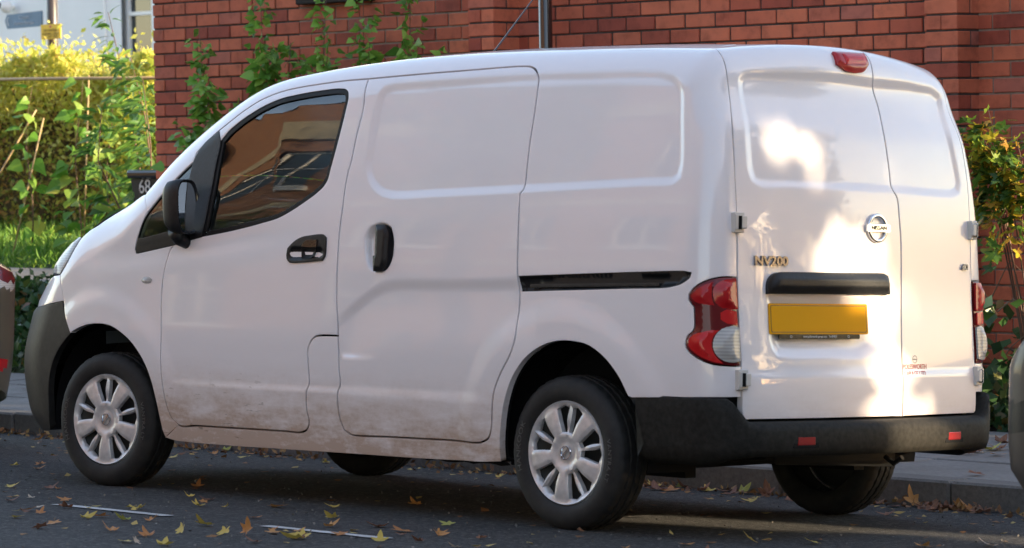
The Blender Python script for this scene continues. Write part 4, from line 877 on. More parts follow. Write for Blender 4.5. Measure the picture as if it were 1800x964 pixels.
# lamp column in front of the wall
LC = empty('lamp_column', (-.79, 3.6, .03)); tag(LC, 'glossy black round lamp column standing close to the brick wall', 'lamp post')
MB().lathe([(.062, 0), (.062, .9), (.058, .95), (.038, 1.0), (.038, 4.6), (.03, 4.62), (.0, 4.62)], 28, 'z').obj('post', plain('black_gloss_post', (.012, .012, .013), .16, coat=.8), LC, True)
MB().lathe([(.0, 4.62), (.06, 4.66), (.15, 4.75), (.15, 4.80), (.05, 4.95), (0, 4.97)], 20, 'z').obj('lantern', M['gloss'], LC, True)
FALLEN = [(-0.41, -0.34, 0.043, 'yellow', 0), (-0.44, -0.17, 0.043, 'orange', 0), (-0.16, -0.4, 0.043, 'orange', 0), (0.74, -1.22, 0.048, 'yellow', 0), (0.89, -1.13, 0.048, 'brown', 0), (1.4, -1.71, 0.048, 'brown', 0), (1.32, -1.54, 0.03, 'pale', 0), (1.48, -1.49, 0.048, 'orange', 0), (1.78, -1.72, 0.048, 'brown', 0), (1.82, -1.94, 0.048, 'orange', 0), (2.08, -2.19, 0.048, 'yellow', 0), (1.98, -1.53, 0.048, 'yellow', 0), (2.24, -1.99, 0.048, 'yellow', 0), (2.22, -1.9, 0.048, 'orange', 0), (2.4, -1.92, 0.048, 'green', 0), (2.45, -1.85, 0.048, 'orange', 0), (2.53, -2.41, 0.048, 'brown', 0), (2.37, -2.23, 0.048, 'orange', 0), (2.76, -2.27, 0.048, 'orange', 0), (2.94, -2.1, 0.048, 'yellow', 0), (2.74, -1.82, 0.065, 'yellow', 0), (3, -2.3, 0.048, 'orange', 0), (3.15, -2.51, 0.048, 'yellow', 0), (3.32, -2.49, 0.048, 'yellow', 0), (1.13, -0.53, 0.048, 'orange', 0), (1.77, -0.99, 0.048, 'brown', 0), (1.99, -1.23, 0.048, 'yellow', 0), (2.17, -1, 0.07, 'orange', 0), (2.32, -0.81, 0.048, 'yellow', 0), (2.73, -1.19, 0.048, 'yellow', 0), (2.57, -1.45, 0.048, 'orange', 0), (3.07, -2.01, 0.048, 'yellow', 0), (3.15, -1.98, 0.048, 'orange', 0), (3.13, -1.84, 0.048, 'orange', 0), (3.4, -2.15, 0.048, 'brown', 0), (3.13, -1.72, 0.048, 'orange', 0), (3.35, -1.9, 0.08, 'yellow', 0), (3.02, -1.48, 0.048, 'orange', 0), (3.31, -1.67, 0.048, 'orange', 0), (3.13, -1.31, 0.065, 'brown', 0), (3.34, -1.4, 0.07, 'orange', 0), (3.52, -1.4, 0.048, 'orange', 0), (3.19, -1.03, 0.048, 'green', 0), (3.6, -1.76, 0.048, 'yellow', 0), (2.38, -0.43, 0.048, 'orange', 0), (-0.68, 1.09, 0.043, 'orange', 0), (-0.6, 1.25, 0.043, 'orange', 0), (-0.48, 1.23, 0.043, 'brown', 0), (-0.5, 1.44, 0.059, 'orange', 0), (-0.54, 0.7, 0.043, 'yellow', 0), (-1.09, 1.26, 0.043, 'orange', 0), (-0.91, 1.34, 0.043, 'green', 0), (0.11, 1.12, 0.043, 'yellow', 0), (0.54, 1.23, 0.043, 'orange', 0), (0.38, 1.41, 0.027, 'pale', 0), (0.76, 1.43, 0.043, 'green', 0), (0.95, 1.43, 0.043, 'orange', 0), (1.29, 1.12, 0.043, 'yellow', 0), (0.25, 1.63, 0.043, 'brown', 0), (2.08, 1.33, 0.055, 'orange', 0), (2.22, 1.33, 0.055, 'green', 0), (2.13, 1.26, 0.055, 'yellow', 0), (2.41, 1.24, 0.055, 'brown', 0), (2.45, 1.26, 0.055, 'yellow', 0), (2.57, 1.33, 0.055, 'green', 0), (2.96, 0.96, 0.055, 'yellow', 0), (3.25, 1.33, 0.055, 'orange', 0), (3.76, 0.86, 0.055, 'brown', 0), (4.29, -0.95, 0.055, 'orange', 0), (4.39, -0.7, 0.055, 'yellow', 0), (4.5, -0.49, 0.055, 'yellow', 0), (4.8, -0.26, 0.055, 'orange', 0), (4.93, -0.03, 0.055, 'pale', 0), (3.55, 1.33, 0.055, 'yellow', 0), (3.58, 1.33, 0.055, 'brown', 0), (3.56, 1.33, 0.07, 'brown', 0), (3.51, 1.33, 0.07, 'orange', 0), (3.66, 1.33, 0.07, 'brown', 0), (3.74, 1.33, 0.07, 'orange', 0), (3.69, 1.33, 0.07, 'brown', 0), (3.63, 1.33, 0.07, 'brown', 0), (3.72, 1.17, 0.055, 'brown', 0), (3.67, 1.33, 0.055, 'brown', 0), (3.77, 1.33, 0.07, 'brown', 0), (3.82, 1.33, 0.07, 'orange', 0), (3.59, 1.65, 0.065, 'brown', 1), (2.84, 2.46, 0.065, 'brown', 1), (2.96, 2.37, 0.065, 'orange', 1), (3, 2.46, 0.065, 'brown', 1), (2.98, 2.55, 0.065, 'green', 1), (3.15, 2.37, 0.065, 'orange', 1), (2.81, 2.87, 0.065, 'brown', 1), (3.01, 2.6, 0.065, 'brown', 1), (2.83, 2.41, 0.065, 'brown', 1), (3.03, 2.35, 0.065, 'brown', 1), (-1.13, 0.33, 0.05, 'orange', 1), (-4.07, 2.48, 0.05, 'brown', 1)]
# ------------------------------------------------------------------ leaves and plants
def mat_leaf(name, stops, transl=.35, rough=.45, obj=False):
    m, N, L, P = nodes(name); out = N['Material Output']
    if obj: r = N.new('ShaderNodeObjectInfo').outputs['Random']
    else: r = N.new('ShaderNodeNewGeometry').outputs['Random Per Island']
    n = noise(N, L, 14, 3, .6, objco(N)); f = math_n(N, L, 'FRACT', math_n(N, L, 'ADD', r, math_n(N, L, 'MULTIPLY', n, .25)))
    c = ramp(N, L, r if not obj else f, stops); L.new(c, P.inputs['Base Color']); P.inputs['Roughness'].default_value = rough
    t = N.new('ShaderNodeBsdfTranslucent'); L.new(mixc(N, L, .5, c, (1, .95, .45), 'MULTIPLY'), t.inputs[0]); L.new(c, t.inputs[0])
    mx = N.new('ShaderNodeMixShader'); mx.inputs[0].default_value = transl; L.new(P.outputs[0], mx.inputs[1]); L.new(t.outputs[0], mx.inputs[2]); L.new(mx.outputs[0], out.inputs[0])
    return m
M['bark'] = speckle('brown_bark', (.085, .06, .045), 30, .4); M['stem'] = plain('reddish_stem', (.13, .07, .045), .6); M['cane'] = plain('bamboo_cane', (.42, .30, .15), .5, nscale=20)
M['twig'] = plain('dry_twig', (.20, .14, .09), .7)
def leaf_cloud(name, pts, size, mat, parent=None, aspect=.55, droop=.3, seed=1, kind='stuff', flat=0):
    r = np.random.default_rng(seed); n = len(pts); pts = np.asarray(pts); s = size*r.uniform(.6, 1.25, n)
    a = r.normal(size=(n, 3)); a[:, 2] -= droop; a[:, 2] *= (1-flat); a /= np.linalg.norm(a, axis=1, keepdims=True); b = np.cross(a, r.normal(size=(n, 3))*(1-flat)+np.array([0, 0, flat])); b /= np.linalg.norm(b, axis=1, keepdims=True); c = np.cross(a, b)
    V = np.stack([pts, pts+a*s[:, None]*.45+b*s[:, None]*aspect*.5+c*s[:, None]*.08, pts+a*s[:, None], pts+a*s[:, None]*.45-b*s[:, None]*aspect*.5+c*s[:, None]*.08], 1).reshape(-1, 3)
    i = np.arange(n)*4; Fc = np.stack([i, i+1, i+2, i, i+2, i+3], 1).reshape(-1, 3)
    me = bpy.data.meshes.new(name); me.vertices.add(len(V)); me.vertices.foreach_set('co', V.ravel()); me.loops.add(len(Fc)*3); me.loops.foreach_set('vertex_index', Fc.ravel().astype(np.int32))
    me.polygons.add(len(Fc)); me.polygons.foreach_set('loop_start', np.arange(0, len(Fc)*3, 3, dtype=np.int32)); me.update(calc_edges=True); me.materials.append(mat)
    o = bpy.data.objects.new(name, me); COL.objects.link(o); o.parent = parent
    if kind: o['kind'] = kind
    return o
def leaf_mesh(name, outline, mat, curl=.15, fold=.12):
    # outline: half-outline (x across, y along), mirrored; a folded and curled blade with its midrib
    L_ = [(x, y) for x, y in outline]; ys_ = [y for _, y in L_]
    V = []; n = len(L_)
    for x, y in L_: V.append((0, y, -curl*y*y*(1/ max(ys_)) if max(ys_) else 0))
    for sgn in (1, -1):
        for x, y in L_: V.append((sgn*x, y, fold*x-curl*y*y/max(ys_)))
    Fc = []
    for k in range(n-1):
        Fc.append((k, n+k, n+k+1, k+1)); Fc.append((k, k+1, 2*n+k+1, 2*n+k))
    me = bpy.data.meshes.new(name); me.from_pydata(V, [], Fc); me.materials.append(mat); me.update(); return me
HEART = [(0, 0), (.32, .02), (.46, .18), (.44, .36), (.30, .58), (.14, .80), (0, 1.0)]
TRI = [(0, 0), (.20, -.03), (.42, .10), (.50, .24), (.36, .40), (.26, .62), (.12, .84), (0, 1.0)]
LANCE = [(0, 0), (.06, .08), (.13, .28), (.14, .5), (.09, .76), (0, 1.0)]
def maple(name, mat, curl, seed):
    r = random.Random(seed); pts = []
    tips = [(-128, .62), (-62, .82), (0, 1.0), (62, .82), (128, .62)]
    for i, (a, l) in enumerate(tips):
        l *= r.uniform(.88, 1.1)
        for da, f in ((-20, .62), (-10, .80), (0, 1.0), (10, .80), (20, .62)): pts.append((math.radians(a+da), l*f))
        if i < 4: pts.append((math.radians((a+tips[i+1][0])/2), .47*r.uniform(.85, 1.1)))
    pts.append((math.radians(180), .12)); n = len(pts); ph = r.uniform(0, 6)
    P = lambda a, l: (l*math.sin(a), l*math.cos(a), curl*(l*l*.9*(1+.5*math.sin(2*a+ph))+.12*math.sin(3*a+ph)))
    V = [(0, 0, 0)]+[P(a, l*.5) for a, l in pts]+[P(a, l) for a, l in pts]
    Fc = [(0, 1+k, 1+(k+1) % n) for k in range(n)]+[(1+k, 1+n+k, 1+n+(k+1) % n, 1+(k+1) % n) for k in range(n)]
    b = len(V); V += [(-.012, -.1, .01), (.012, -.1, .01), (.02, -.55, .06+curl*.2), (0, -.55, .06+curl*.2)]; Fc.append((b, b+1, b+2, b+3))
    me = bpy.data.meshes.new(name); me.from_pydata(V, [], Fc); me.materials.append(mat); me.update(); return me
M['leaf_green'] = mat_leaf('sapling_leaf', [(0, (.08, .20, .03)), (.4, (.15, .35, .05)), (.8, (.24, .46, .07)), (1, (.36, .54, .11))], .3, .45, True)
M['leaf_vine'] = mat_leaf('vine_leaf', [(0, (.09, .24, .03)), (.6, (.20, .40, .06)), (.9, (.34, .46, .08)), (1, (.52, .48, .08))], .5, .45, True)
M['leaf_lance'] = mat_leaf('lance_leaf', [(0, (.05, .13, .025)), (.6, (.10, .23, .04)), (1, (.26, .36, .07))], .45, .4, True)
M['leaf_maple'] = mat_leaf('autumn_shrub_leaf', [(0, (.04, .10, .025)), (.40, (.08, .18, .03)), (.60, (.24, .34, .04)), (.8, (.58, .46, .04)), (1, (.52, .24, .05))], .4, .4, True)
def rot_to(d, roll):
    d = Vector(d).normalized(); return (d.to_track_quat('Y', 'Z') @ Vector((0, 0, 0)).to_track_quat('Y', 'Z')).to_euler() if False else (d.to_track_quat('Y', 'Z').to_matrix() @ Matrix.Rotation(roll, 3, 'Y')).to_euler()
leaf_tri = [leaf_mesh('leaf', TRI, M['leaf_green'], c, f) for c, f in ((.15, .15), (.3, .25), (.05, -.1))]
leaf_heart = [leaf_mesh('leaf', HEART, M['leaf_vine'], c, f) for c, f in ((.2, .2), (.4, .3), (.1, -.1))]
leaf_lance = [leaf_mesh('leaf', LANCE, M['leaf_lance'], c, f) for c, f in ((.2, .3), (.35, .2))]
leaf_shrub = [maple('leaf', M['leaf_maple'], c, i) for i, c in enumerate((.15, -.2, .3))]
def plant(name, label, cat, stems, leaves, n_per, size, stem_mat, rad, group=None, up=-.2, spread=.05, t0=.2, seed=0, toward=(0, -.6, 0)):
    r = random.Random(seed); base = stems[0][0]; root = empty(name, base); tag(root, label, cat, group); b = Vector(base)
    for st in stems:
        pts = [Vector(p)-b for p in st]; mb = MB(); mb.tube(pts, [rad*(1-.75*i/(len(pts)-1)) for i in range(len(pts))], 6); mb.obj('stem', stem_mat, root, True)
        for k in range(n_per):
            t = (t0+(1-t0)*(k+r.random())/n_per)*(len(pts)-1); i = min(int(t), len(pts)-2); p = pts[i].lerp(pts[i+1], t-i)
            d = Vector((r.gauss(0, 1), r.gauss(0, 1), r.gauss(up, .5)))+Vector(toward); d.normalize()
            p2 = p+d*r.uniform(.2, 1)*spread*(1.25-.8*t/(len(pts)-1))
            s = size*r.uniform(.6, 1.2)*(1.1-.4*t/(len(pts)-1)); inst('leaf', r.choice(leaves), root, p2, rot_to(d, r.uniform(-1.2, 1.2)), (s, s, s))
    return root
# saplings growing against the wall
sap = [(-4.09, 2.19, .30, 46), (-3.98, 1.80, -.15, 24), (-3.42, 2.42, -.18, 54), (-3.14, 2.10, .05, 44), (-2.90, 2.38, -.05, 40), (-2.50, 2.42, .03, 50), (-2.16, 2.42, -.06, 40), (-1.80, 2.06, .05, 14)]
saplab = ['leaning sapling with small green leaves nearest the left end of the brick wall', 'short leafy sapling low behind the bonnet at the left end of the wall', 'tall leafy sapling over the windscreen pillar, first to reach the top of the picture', 'bushy medium sapling between two tall ones above the front door', 'slender sapling with sparse leaves against the pale-jointed bricks', 'tall dense sapling in the middle of the pale-jointed bricks', 'thin tall sapling beside the aerial', 'smallest sapling tips just left of the first brick pier']
for i, (x, zt, lean, nl) in enumerate(sap):
    y = 3.86-.05*(i % 2); st = [(x+lean*1.6*(1-t)**1.3+.03*math.sin(9*t+i), y+.02*math.sin(7*t+i*2), .05+(zt-.05)*t) for t in np.linspace(0, 1, 9)]
    sts = [st]
    for k, (tk, sg_) in enumerate(((4, 1), (5, -1), (6, 1))):
        p = Vector(st[tk]); sts.append([tuple(p), tuple(p+Vector((sg_*.09, -.05, .10))), tuple(p+Vector((sg_*.15, -.08, .24)))][:3])
    root = plant('sapling', saplab[i], 'sapling', sts[:1], leaf_tri, int(nl*3.4), .086, M['stem'], .008, 'saplings growing against the brick wall', -.35, .17, .40, seed=i, toward=(.5, -.8, 0))
    rr_ = random.Random(500+i); bb = Vector(root.location)
    for br in sts[1:]:
        MB().tube([Vector(p)-bb for p in br], [.004, .003, .0015], 5).obj('branch', M['stem'], root)
        for k in range(max(6, int(nl*.85))):
            t = rr_.uniform(.1, 1)*2; j = min(int(t), 1); p = Vector(br[j]).lerp(Vector(br[j+1]), t-j); d = Vector((rr_.gauss(.5, 1), rr_.gauss(-.8, .8), rr_.gauss(-.35, .5))).normalized(); s_ = .084*rr_.uniform(.6, 1.2)
            inst('leaf', rr_.choice(leaf_tri), root, p-bb+d*rr_.uniform(.01, .09), rot_to(d, rr_.uniform(-1.2, 1.2)), (s_, s_, s_))
# lance-leaved shrub left of the wall end
st = [[(-5.72, 4.75, .55), (-5.82, 4.8, 1.2), (-5.98, 4.8, 1.9), (-6.16, 4.8, 2.42)], [(-5.72, 4.75, .55), (-5.70, 4.8, 1.2), (-5.72, 4.75, 1.7), (-5.80, 4.7, 2.10)], [(-5.72, 4.75, .55), (-5.60, 4.7, 1.0), (-5.48, 4.6, 1.5), (-5.55, 4.6, 1.95)], [(-5.72, 4.75, .55), (-5.9, 4.7, 1.0), (-6.05, 4.6, 1.4), (-6.0, 4.6, 1.75)]]
plant('lance_leaved_shrub', 'upright shrub with long pointed leaves beside the left end of the brick wall', 'shrub', st, leaf_lance, 95, .165, M['stem'], .010, None, .0, .12, .25, seed=31)
# vines hanging from a cane rail
RAIL = empty('cane_rail', (-7.6, 5.5, gz(5.5))); tag(RAIL, 'horizontal bamboo rail with leaning canes in front of the golden hedge', 'garden canes'); rb_ = Vector(RAIL.location)
MB().tube([Vector((-10.5, 5.5, 2.045))-rb_, Vector((-8, 5.5, 2.01))-rb_, Vector((-5.2, 5.45, 1.95))-rb_], .013, 7).obj('rail_cane', M['cane'], RAIL, True)
for a, b in (((-7.95, 5.52, 1.78), (-8.75, 5.35, .75)), ((-7.90, 5.55, 1.72), (-8.12, 5.4, .70)), ((-7.35, 5.55, 2.02), (-7.40, 5.5, .62)), ((-10.2, 5.5, 2.05), (-10.2, 5.5, .6)), ((-5.3, 5.45, 1.97), (-5.3, 5.45, .55))):
    MB().tube([Vector(a)-rb_, Vector(b)-rb_], .0065, 6).obj('upright_cane', M['cane'], RAIL, True)
vin = [(-7.98, 1.95, .80, 34, 'bean vine climbing the two leaning canes at the left edge'), (-7.40, 2.0, .75, 40, 'large-leaved vine hanging from the middle of the bamboo rail'), (-7.05, 1.95, .85, 34, 'leafy vine hanging right of the middle upright cane'), (-6.70, 1.9, .80, 36, 'vine with big leaves nearest the van bonnet'), (-6.38, 1.75, .85, 30, 'low vine trailing by the lance-leaved shrub'), (-5.12, 1.22, .55, 26, 'vine in front of the dark wheelie bin')]
for i, (x, z1, z0, nl, lab) in enumerate(vin):
    st = [(x+.08*math.sin(6*t+i), (5.48 if i < 5 else 4.25)-.05*math.sin(5*t+i), z0+(z1-z0)*t) for t in np.linspace(0, 1, 9)]
    plant('climbing_vine', lab, 'vine', [st], leaf_heart, nl, .135, M['stem'], .006, 'climbing vines on the cane rail', -.7, .14, .0, seed=50+i)
# golden hedge
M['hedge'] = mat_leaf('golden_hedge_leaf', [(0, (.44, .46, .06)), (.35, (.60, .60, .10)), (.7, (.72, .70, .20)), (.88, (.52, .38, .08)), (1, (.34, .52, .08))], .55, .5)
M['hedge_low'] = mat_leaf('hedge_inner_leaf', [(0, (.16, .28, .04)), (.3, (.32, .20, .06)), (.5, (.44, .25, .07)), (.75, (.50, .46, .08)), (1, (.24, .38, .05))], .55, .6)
HG = empty('garden_hedge', (-11, 8.2, .8)); tag(HG, 'sunlit golden-yellow hedge with rusty lower leaves at the left', 'hedge'); hb0 = np.array([-11, 8.2, .8])
r = np.random.default_rng(5); n = 42000
hx = r.uniform(-15, -7.6, n); top = 2.27-.07*np.clip((hx+11.8)/1.2, -1, 2.2)+.10*np.sin(hx*4.1)+.06*np.sin(hx*11); ed = r.random(n)
hz = .85+(top-.85)*np.where(ed < .5, 1-r.random(n)**2*.35, r.random(n)); hy = np.where(r.random(n) < .55, 7.35+r.exponential(.12, n), r.uniform(7.4, 9.2, n)); hz += np.where(r.random(n) < .06, r.uniform(0, .22, n), 0)
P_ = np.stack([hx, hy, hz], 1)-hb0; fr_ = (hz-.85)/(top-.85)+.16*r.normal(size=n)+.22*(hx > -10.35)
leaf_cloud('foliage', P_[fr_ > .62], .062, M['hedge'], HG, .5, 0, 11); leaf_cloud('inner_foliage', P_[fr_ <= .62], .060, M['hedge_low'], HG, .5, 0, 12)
mb = MB()
for k in range(60):
    x = r.uniform(-14.5, -8); y = r.uniform(7.6, 9); mb.tube([(x+11, y-8.2, -.05), (x+11+r.uniform(-.2, .2), y-8.2+r.uniform(-.2, .1), .7), (x+11+r.uniform(-.4, .4), y-8.2+r.uniform(-.3, .2), 1.45)], [.018, .012, .004], 5)
tag(mb.obj('branches', M['bark'], HG), kind='stuff')
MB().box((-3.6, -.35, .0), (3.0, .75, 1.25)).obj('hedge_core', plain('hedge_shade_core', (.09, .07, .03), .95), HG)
# yellow-green bush between the canes and the wall
YB = empty('yellow_green_bush', (-6.6, 6.2, gz(6.2))); tag(YB, 'sunlit yellow-green bush between the hedge and the end of the brick wall', 'bush')
n = 9000; k_ = r.integers(0, 24, n); cs_ = np.stack([r.uniform(-1.0, 1.1, 24), r.uniform(-.25, .35, 24), r.uniform(.12, 1.25, 24)], 1); dd = r.normal(size=(n, 3)); dd /= np.linalg.norm(dd, axis=1, keepdims=True)
M['bush'] = mat_leaf('yellow_green_leaf', [(0, (.16, .26, .03)), (.4, (.34, .42, .05)), (.75, (.55, .55, .07)), (1, (.66, .52, .08))], .5, .5)
leaf_cloud('foliage', cs_[k_]+dd*(r.random((n, 1))**.5)*.30, .075, M['bush'], YB, .55, 0, 71)
mb = MB()
for q_ in cs_: mb.tube([(0, 0, -.05), tuple(q_*[.5, .5, .5]), tuple(q_)], [.015, .010, .003], 5)
mb.obj('branches', M['bark'], YB)
# lawn and ground cover
M['grass'] = mat_leaf('grass_blade', [(0, (.07, .18, .02)), (.6, (.16, .32, .04)), (1, (.30, .42, .06))], .4, .5)
M['cover'] = mat_leaf('ground_cover_leaf', [(0, (.02, .055, .02)), (.6, (.04, .10, .025)), (.92, (.08, .15, .03)), (1, (.20, .09, .03))], .25, .4)
def gcl(x0, x1, y0, y1, n, h): x = r.uniform(x0, x1, n); y = r.uniform(y0, y1, n); z = np.array([gz(v) for v in y])+r.random(n)**2*h; return np.stack([x, y, z], 1)
tag(leaf_cloud('lawn_grass', gcl(-14, -5.4, 5.0, 8.4, 24000, .10), .085, M['grass'], None, .16, -1.5, 21), 'bright green lawn and low herbs behind the garden path', 'grass')
tag(leaf_cloud('bank_ground_cover', gcl(-9.5, -4.85, 3.36, 4.25, 7000, .16), .075, M['cover'], None, .7, -.4, 22), 'dark leafy ground cover on the bank between pavement and path', 'ground cover')
# right-hand autumn shrub, bare twigs, ivy
st = []
for k in range(9):
    a = random.uniform(-.5, .8); st.append([(2.35, 3.75, .05), (2.35+a*.25, 3.66, .55), (2.30+a*.45, 3.55, 1.05+random.uniform(-.1, .2)), (2.25+a*.6+random.uniform(-.1, .1), 3.48, 1.38+random.uniform(-.12, .22))])
plant('autumn_shrub', 'autumn shrub with green, yellow and orange lobed leaves right of the van', 'shrub', st, leaf_shrub, 56, .072, M['stem'], .007, None, -.3, .30, .62, seed=77, toward=(.2, -.8, 0))
TW = empty('bare_twigs', (2.35, 3.72, .05)); tag(TW, 'tangle of bare dry twigs below the autumn shrub', 'twigs')
for k in range(26):
    a = random.uniform(-.35, .55); z0 = random.uniform(.1, .6); p = Vector((random.uniform(-.35, .35), random.uniform(-.12, .1), z0)); d = Vector((random.uniform(-.5, .9), random.uniform(-.3, .05), random.uniform(-.1, .6)))
    MB().tube([p, p+d*.35+Vector((0, 0, .05)), p+d*.75], [.004, .003, .0015], 5).obj('twig', M['twig'], TW)
IV = empty('ivy_patch', (2.35, 3.7, .04)); tag(IV, 'dark ivy patch covering the foot of the wall behind the tail lamp', 'ivy')
n = 1500; ix = r.uniform(-.9, 1.6, n); iy = r.uniform(-.35, .30, n); iz = np.abs(r.normal(0, .25, n))*(1-.3*np.abs(ix))+.02
leaf_cloud('foliage', np.stack([ix, iy, np.clip(iz, 0, .72)], 1), .085, M['cover'], IV, .85, .3, 41)
tag(leaf_cloud('bed_ground_cover', np.stack([r.uniform(-4.7, 5, 5000), r.uniform(3.4, 4.0, 5000), .05+.12*r.random(5000)**2], 1), .07, M['cover'], None, .7, -.3, 42), 'leafy ground cover along the foot of the brick wall', 'ground cover')

# ------------------------------------------------------------------ fallen leaves
FM = {}
for key, st_ in dict(yellow=[(0, (.52, .38, .07)), (1, (.62, .46, .12))], orange=[(0, (.42, .17, .05)), (1, (.52, .26, .08))], brown=[(0, (.17, .075, .045)), (1, (.28, .13, .07))], green=[(0, (.35, .36, .08)), (1, (.48, .44, .12))], pale=[(0, (.45, .36, .28)), (1, (.5, .42, .32))]).items():
    mt = mat_leaf('fallen_leaf_'+key, st_, .2, .6, True); FM[key] = [maple('fallen_leaf', mt, c, 90+i) for i, c in enumerate((.12, .30, .55))]
_ord = ['first', 'second', 'third', 'fourth', 'fifth', 'sixth', 'seventh', 'eighth', 'ninth', 'tenth', 'eleventh', 'twelfth', 'thirteenth', 'fourteenth', 'fifteenth', 'sixteenth', 'seventeenth', 'eighteenth', 'nineteenth', 'twentieth']+['%d%s' % (k, {1: 'st', 2: 'nd', 3: 'rd'}.get(k % 10, 'th')) for k in range(21, 60)]
FLG = {}
rl_ = random.Random(91)
FALLEN = FALLEN+[(rl_.uniform(-.6, 5.2), rl_.uniform(-2.6, -.9), rl_.uniform(.022, .042), rl_.choice(('brown', 'orange', 'brown', 'pale', 'yellow')), 0) for _ in range(34)]+[(rl_.uniform(1.5, 5.6), 1.34-abs(rl_.gauss(0, .10)), rl_.uniform(.055, .085), rl_.choice(('brown', 'orange', 'brown')), 0) for _ in range(30)]
for (x, y, s, key, pav_) in sorted(FALLEN, key=lambda f: to_px((f[0], f[1], -.05*f[1]))[0]):
    z = PAVZ+.012 if pav_ else -.05*y+.006
    up = random.random() < .15; tilt = random.uniform(.5, 1.1) if up else random.uniform(0, .28)
    lab = {'yellow': 'yellow fallen maple leaf', 'orange': 'orange fallen maple leaf', 'brown': 'brown fallen maple leaf', 'green': 'greenish-yellow fallen maple leaf', 'pale': 'pale dry fallen leaf'}[key]
    where = ' on the pavement slabs' if pav_ else ' in the gutter by the kerb' if y > .9 else ' under the van' if y > -.8 else ' on the asphalt in front of the van'
    s *= .9
    o = inst('fallen_leaf', random.choice(FM[key]), None, (x, y, z+(s*.35*math.sin(tilt) if up else s*.10*tilt)), (tilt*random.choice((-1, 1)), random.uniform(-.2, .2), random.uniform(0, 6.28)), (s, s, s))
    FLG.setdefault((lab, where), []).append(o)
for (lab, where), os_ in FLG.items():
    for i, o in enumerate(os_): tag(o, lab+where+(', %s from the left' % _ord[i] if len(os_) > 1 else ''), 'leaf', 'fallen leaves'+where)
n = 900; lx = r.uniform(-5, 6, n); ly = 1.36-np.abs(r.normal(0, .09, n)); tag(leaf_cloud('gutter_litter', np.stack([lx, ly, -.05*ly+.008+.01*r.random(n)], 1), .035, mat_leaf('leaf_litter', [(0, (.10, .05, .03)), (.6, (.22, .11, .05)), (1, (.35, .22, .08))], .1, .8), None, .6, 0, 61), 'crumbled dry leaf litter along the gutter', 'leaf litter')
n = 420; sx_ = r.uniform(-2.5, 6, n); sy_ = np.where(r.random(n) < .4, 1.3-np.abs(r.normal(0, .25, n)), r.uniform(-3.1, 1.2, n)); tag(leaf_cloud('leaf_fragments', np.stack([sx_, sy_, -.05*sy_+.006], 1), .042, mat_leaf('leaf_fragment', [(0, (.14, .06, .03)), (.5, (.26, .13, .05)), (.8, (.42, .28, .08)), (1, (.50, .40, .14))], .1, .8), None, .7, 0, 63, flat=.85), 'small broken brown leaf fragments scattered over the road', 'leaf litter')
n = 1500; gx_ = r.uniform(-3, 6, n); gy_ = r.uniform(-3.2, 1.3, n); tag(leaf_cloud('road_grit', np.stack([gx_, gy_, -.05*gy_+.002], 1), .012, plain('grit', (.16, .15, .14), .9, nscale=9, namt=.6), None, .8, 0, 62), 'loose grit and crumbs scattered over the asphalt', 'grit')
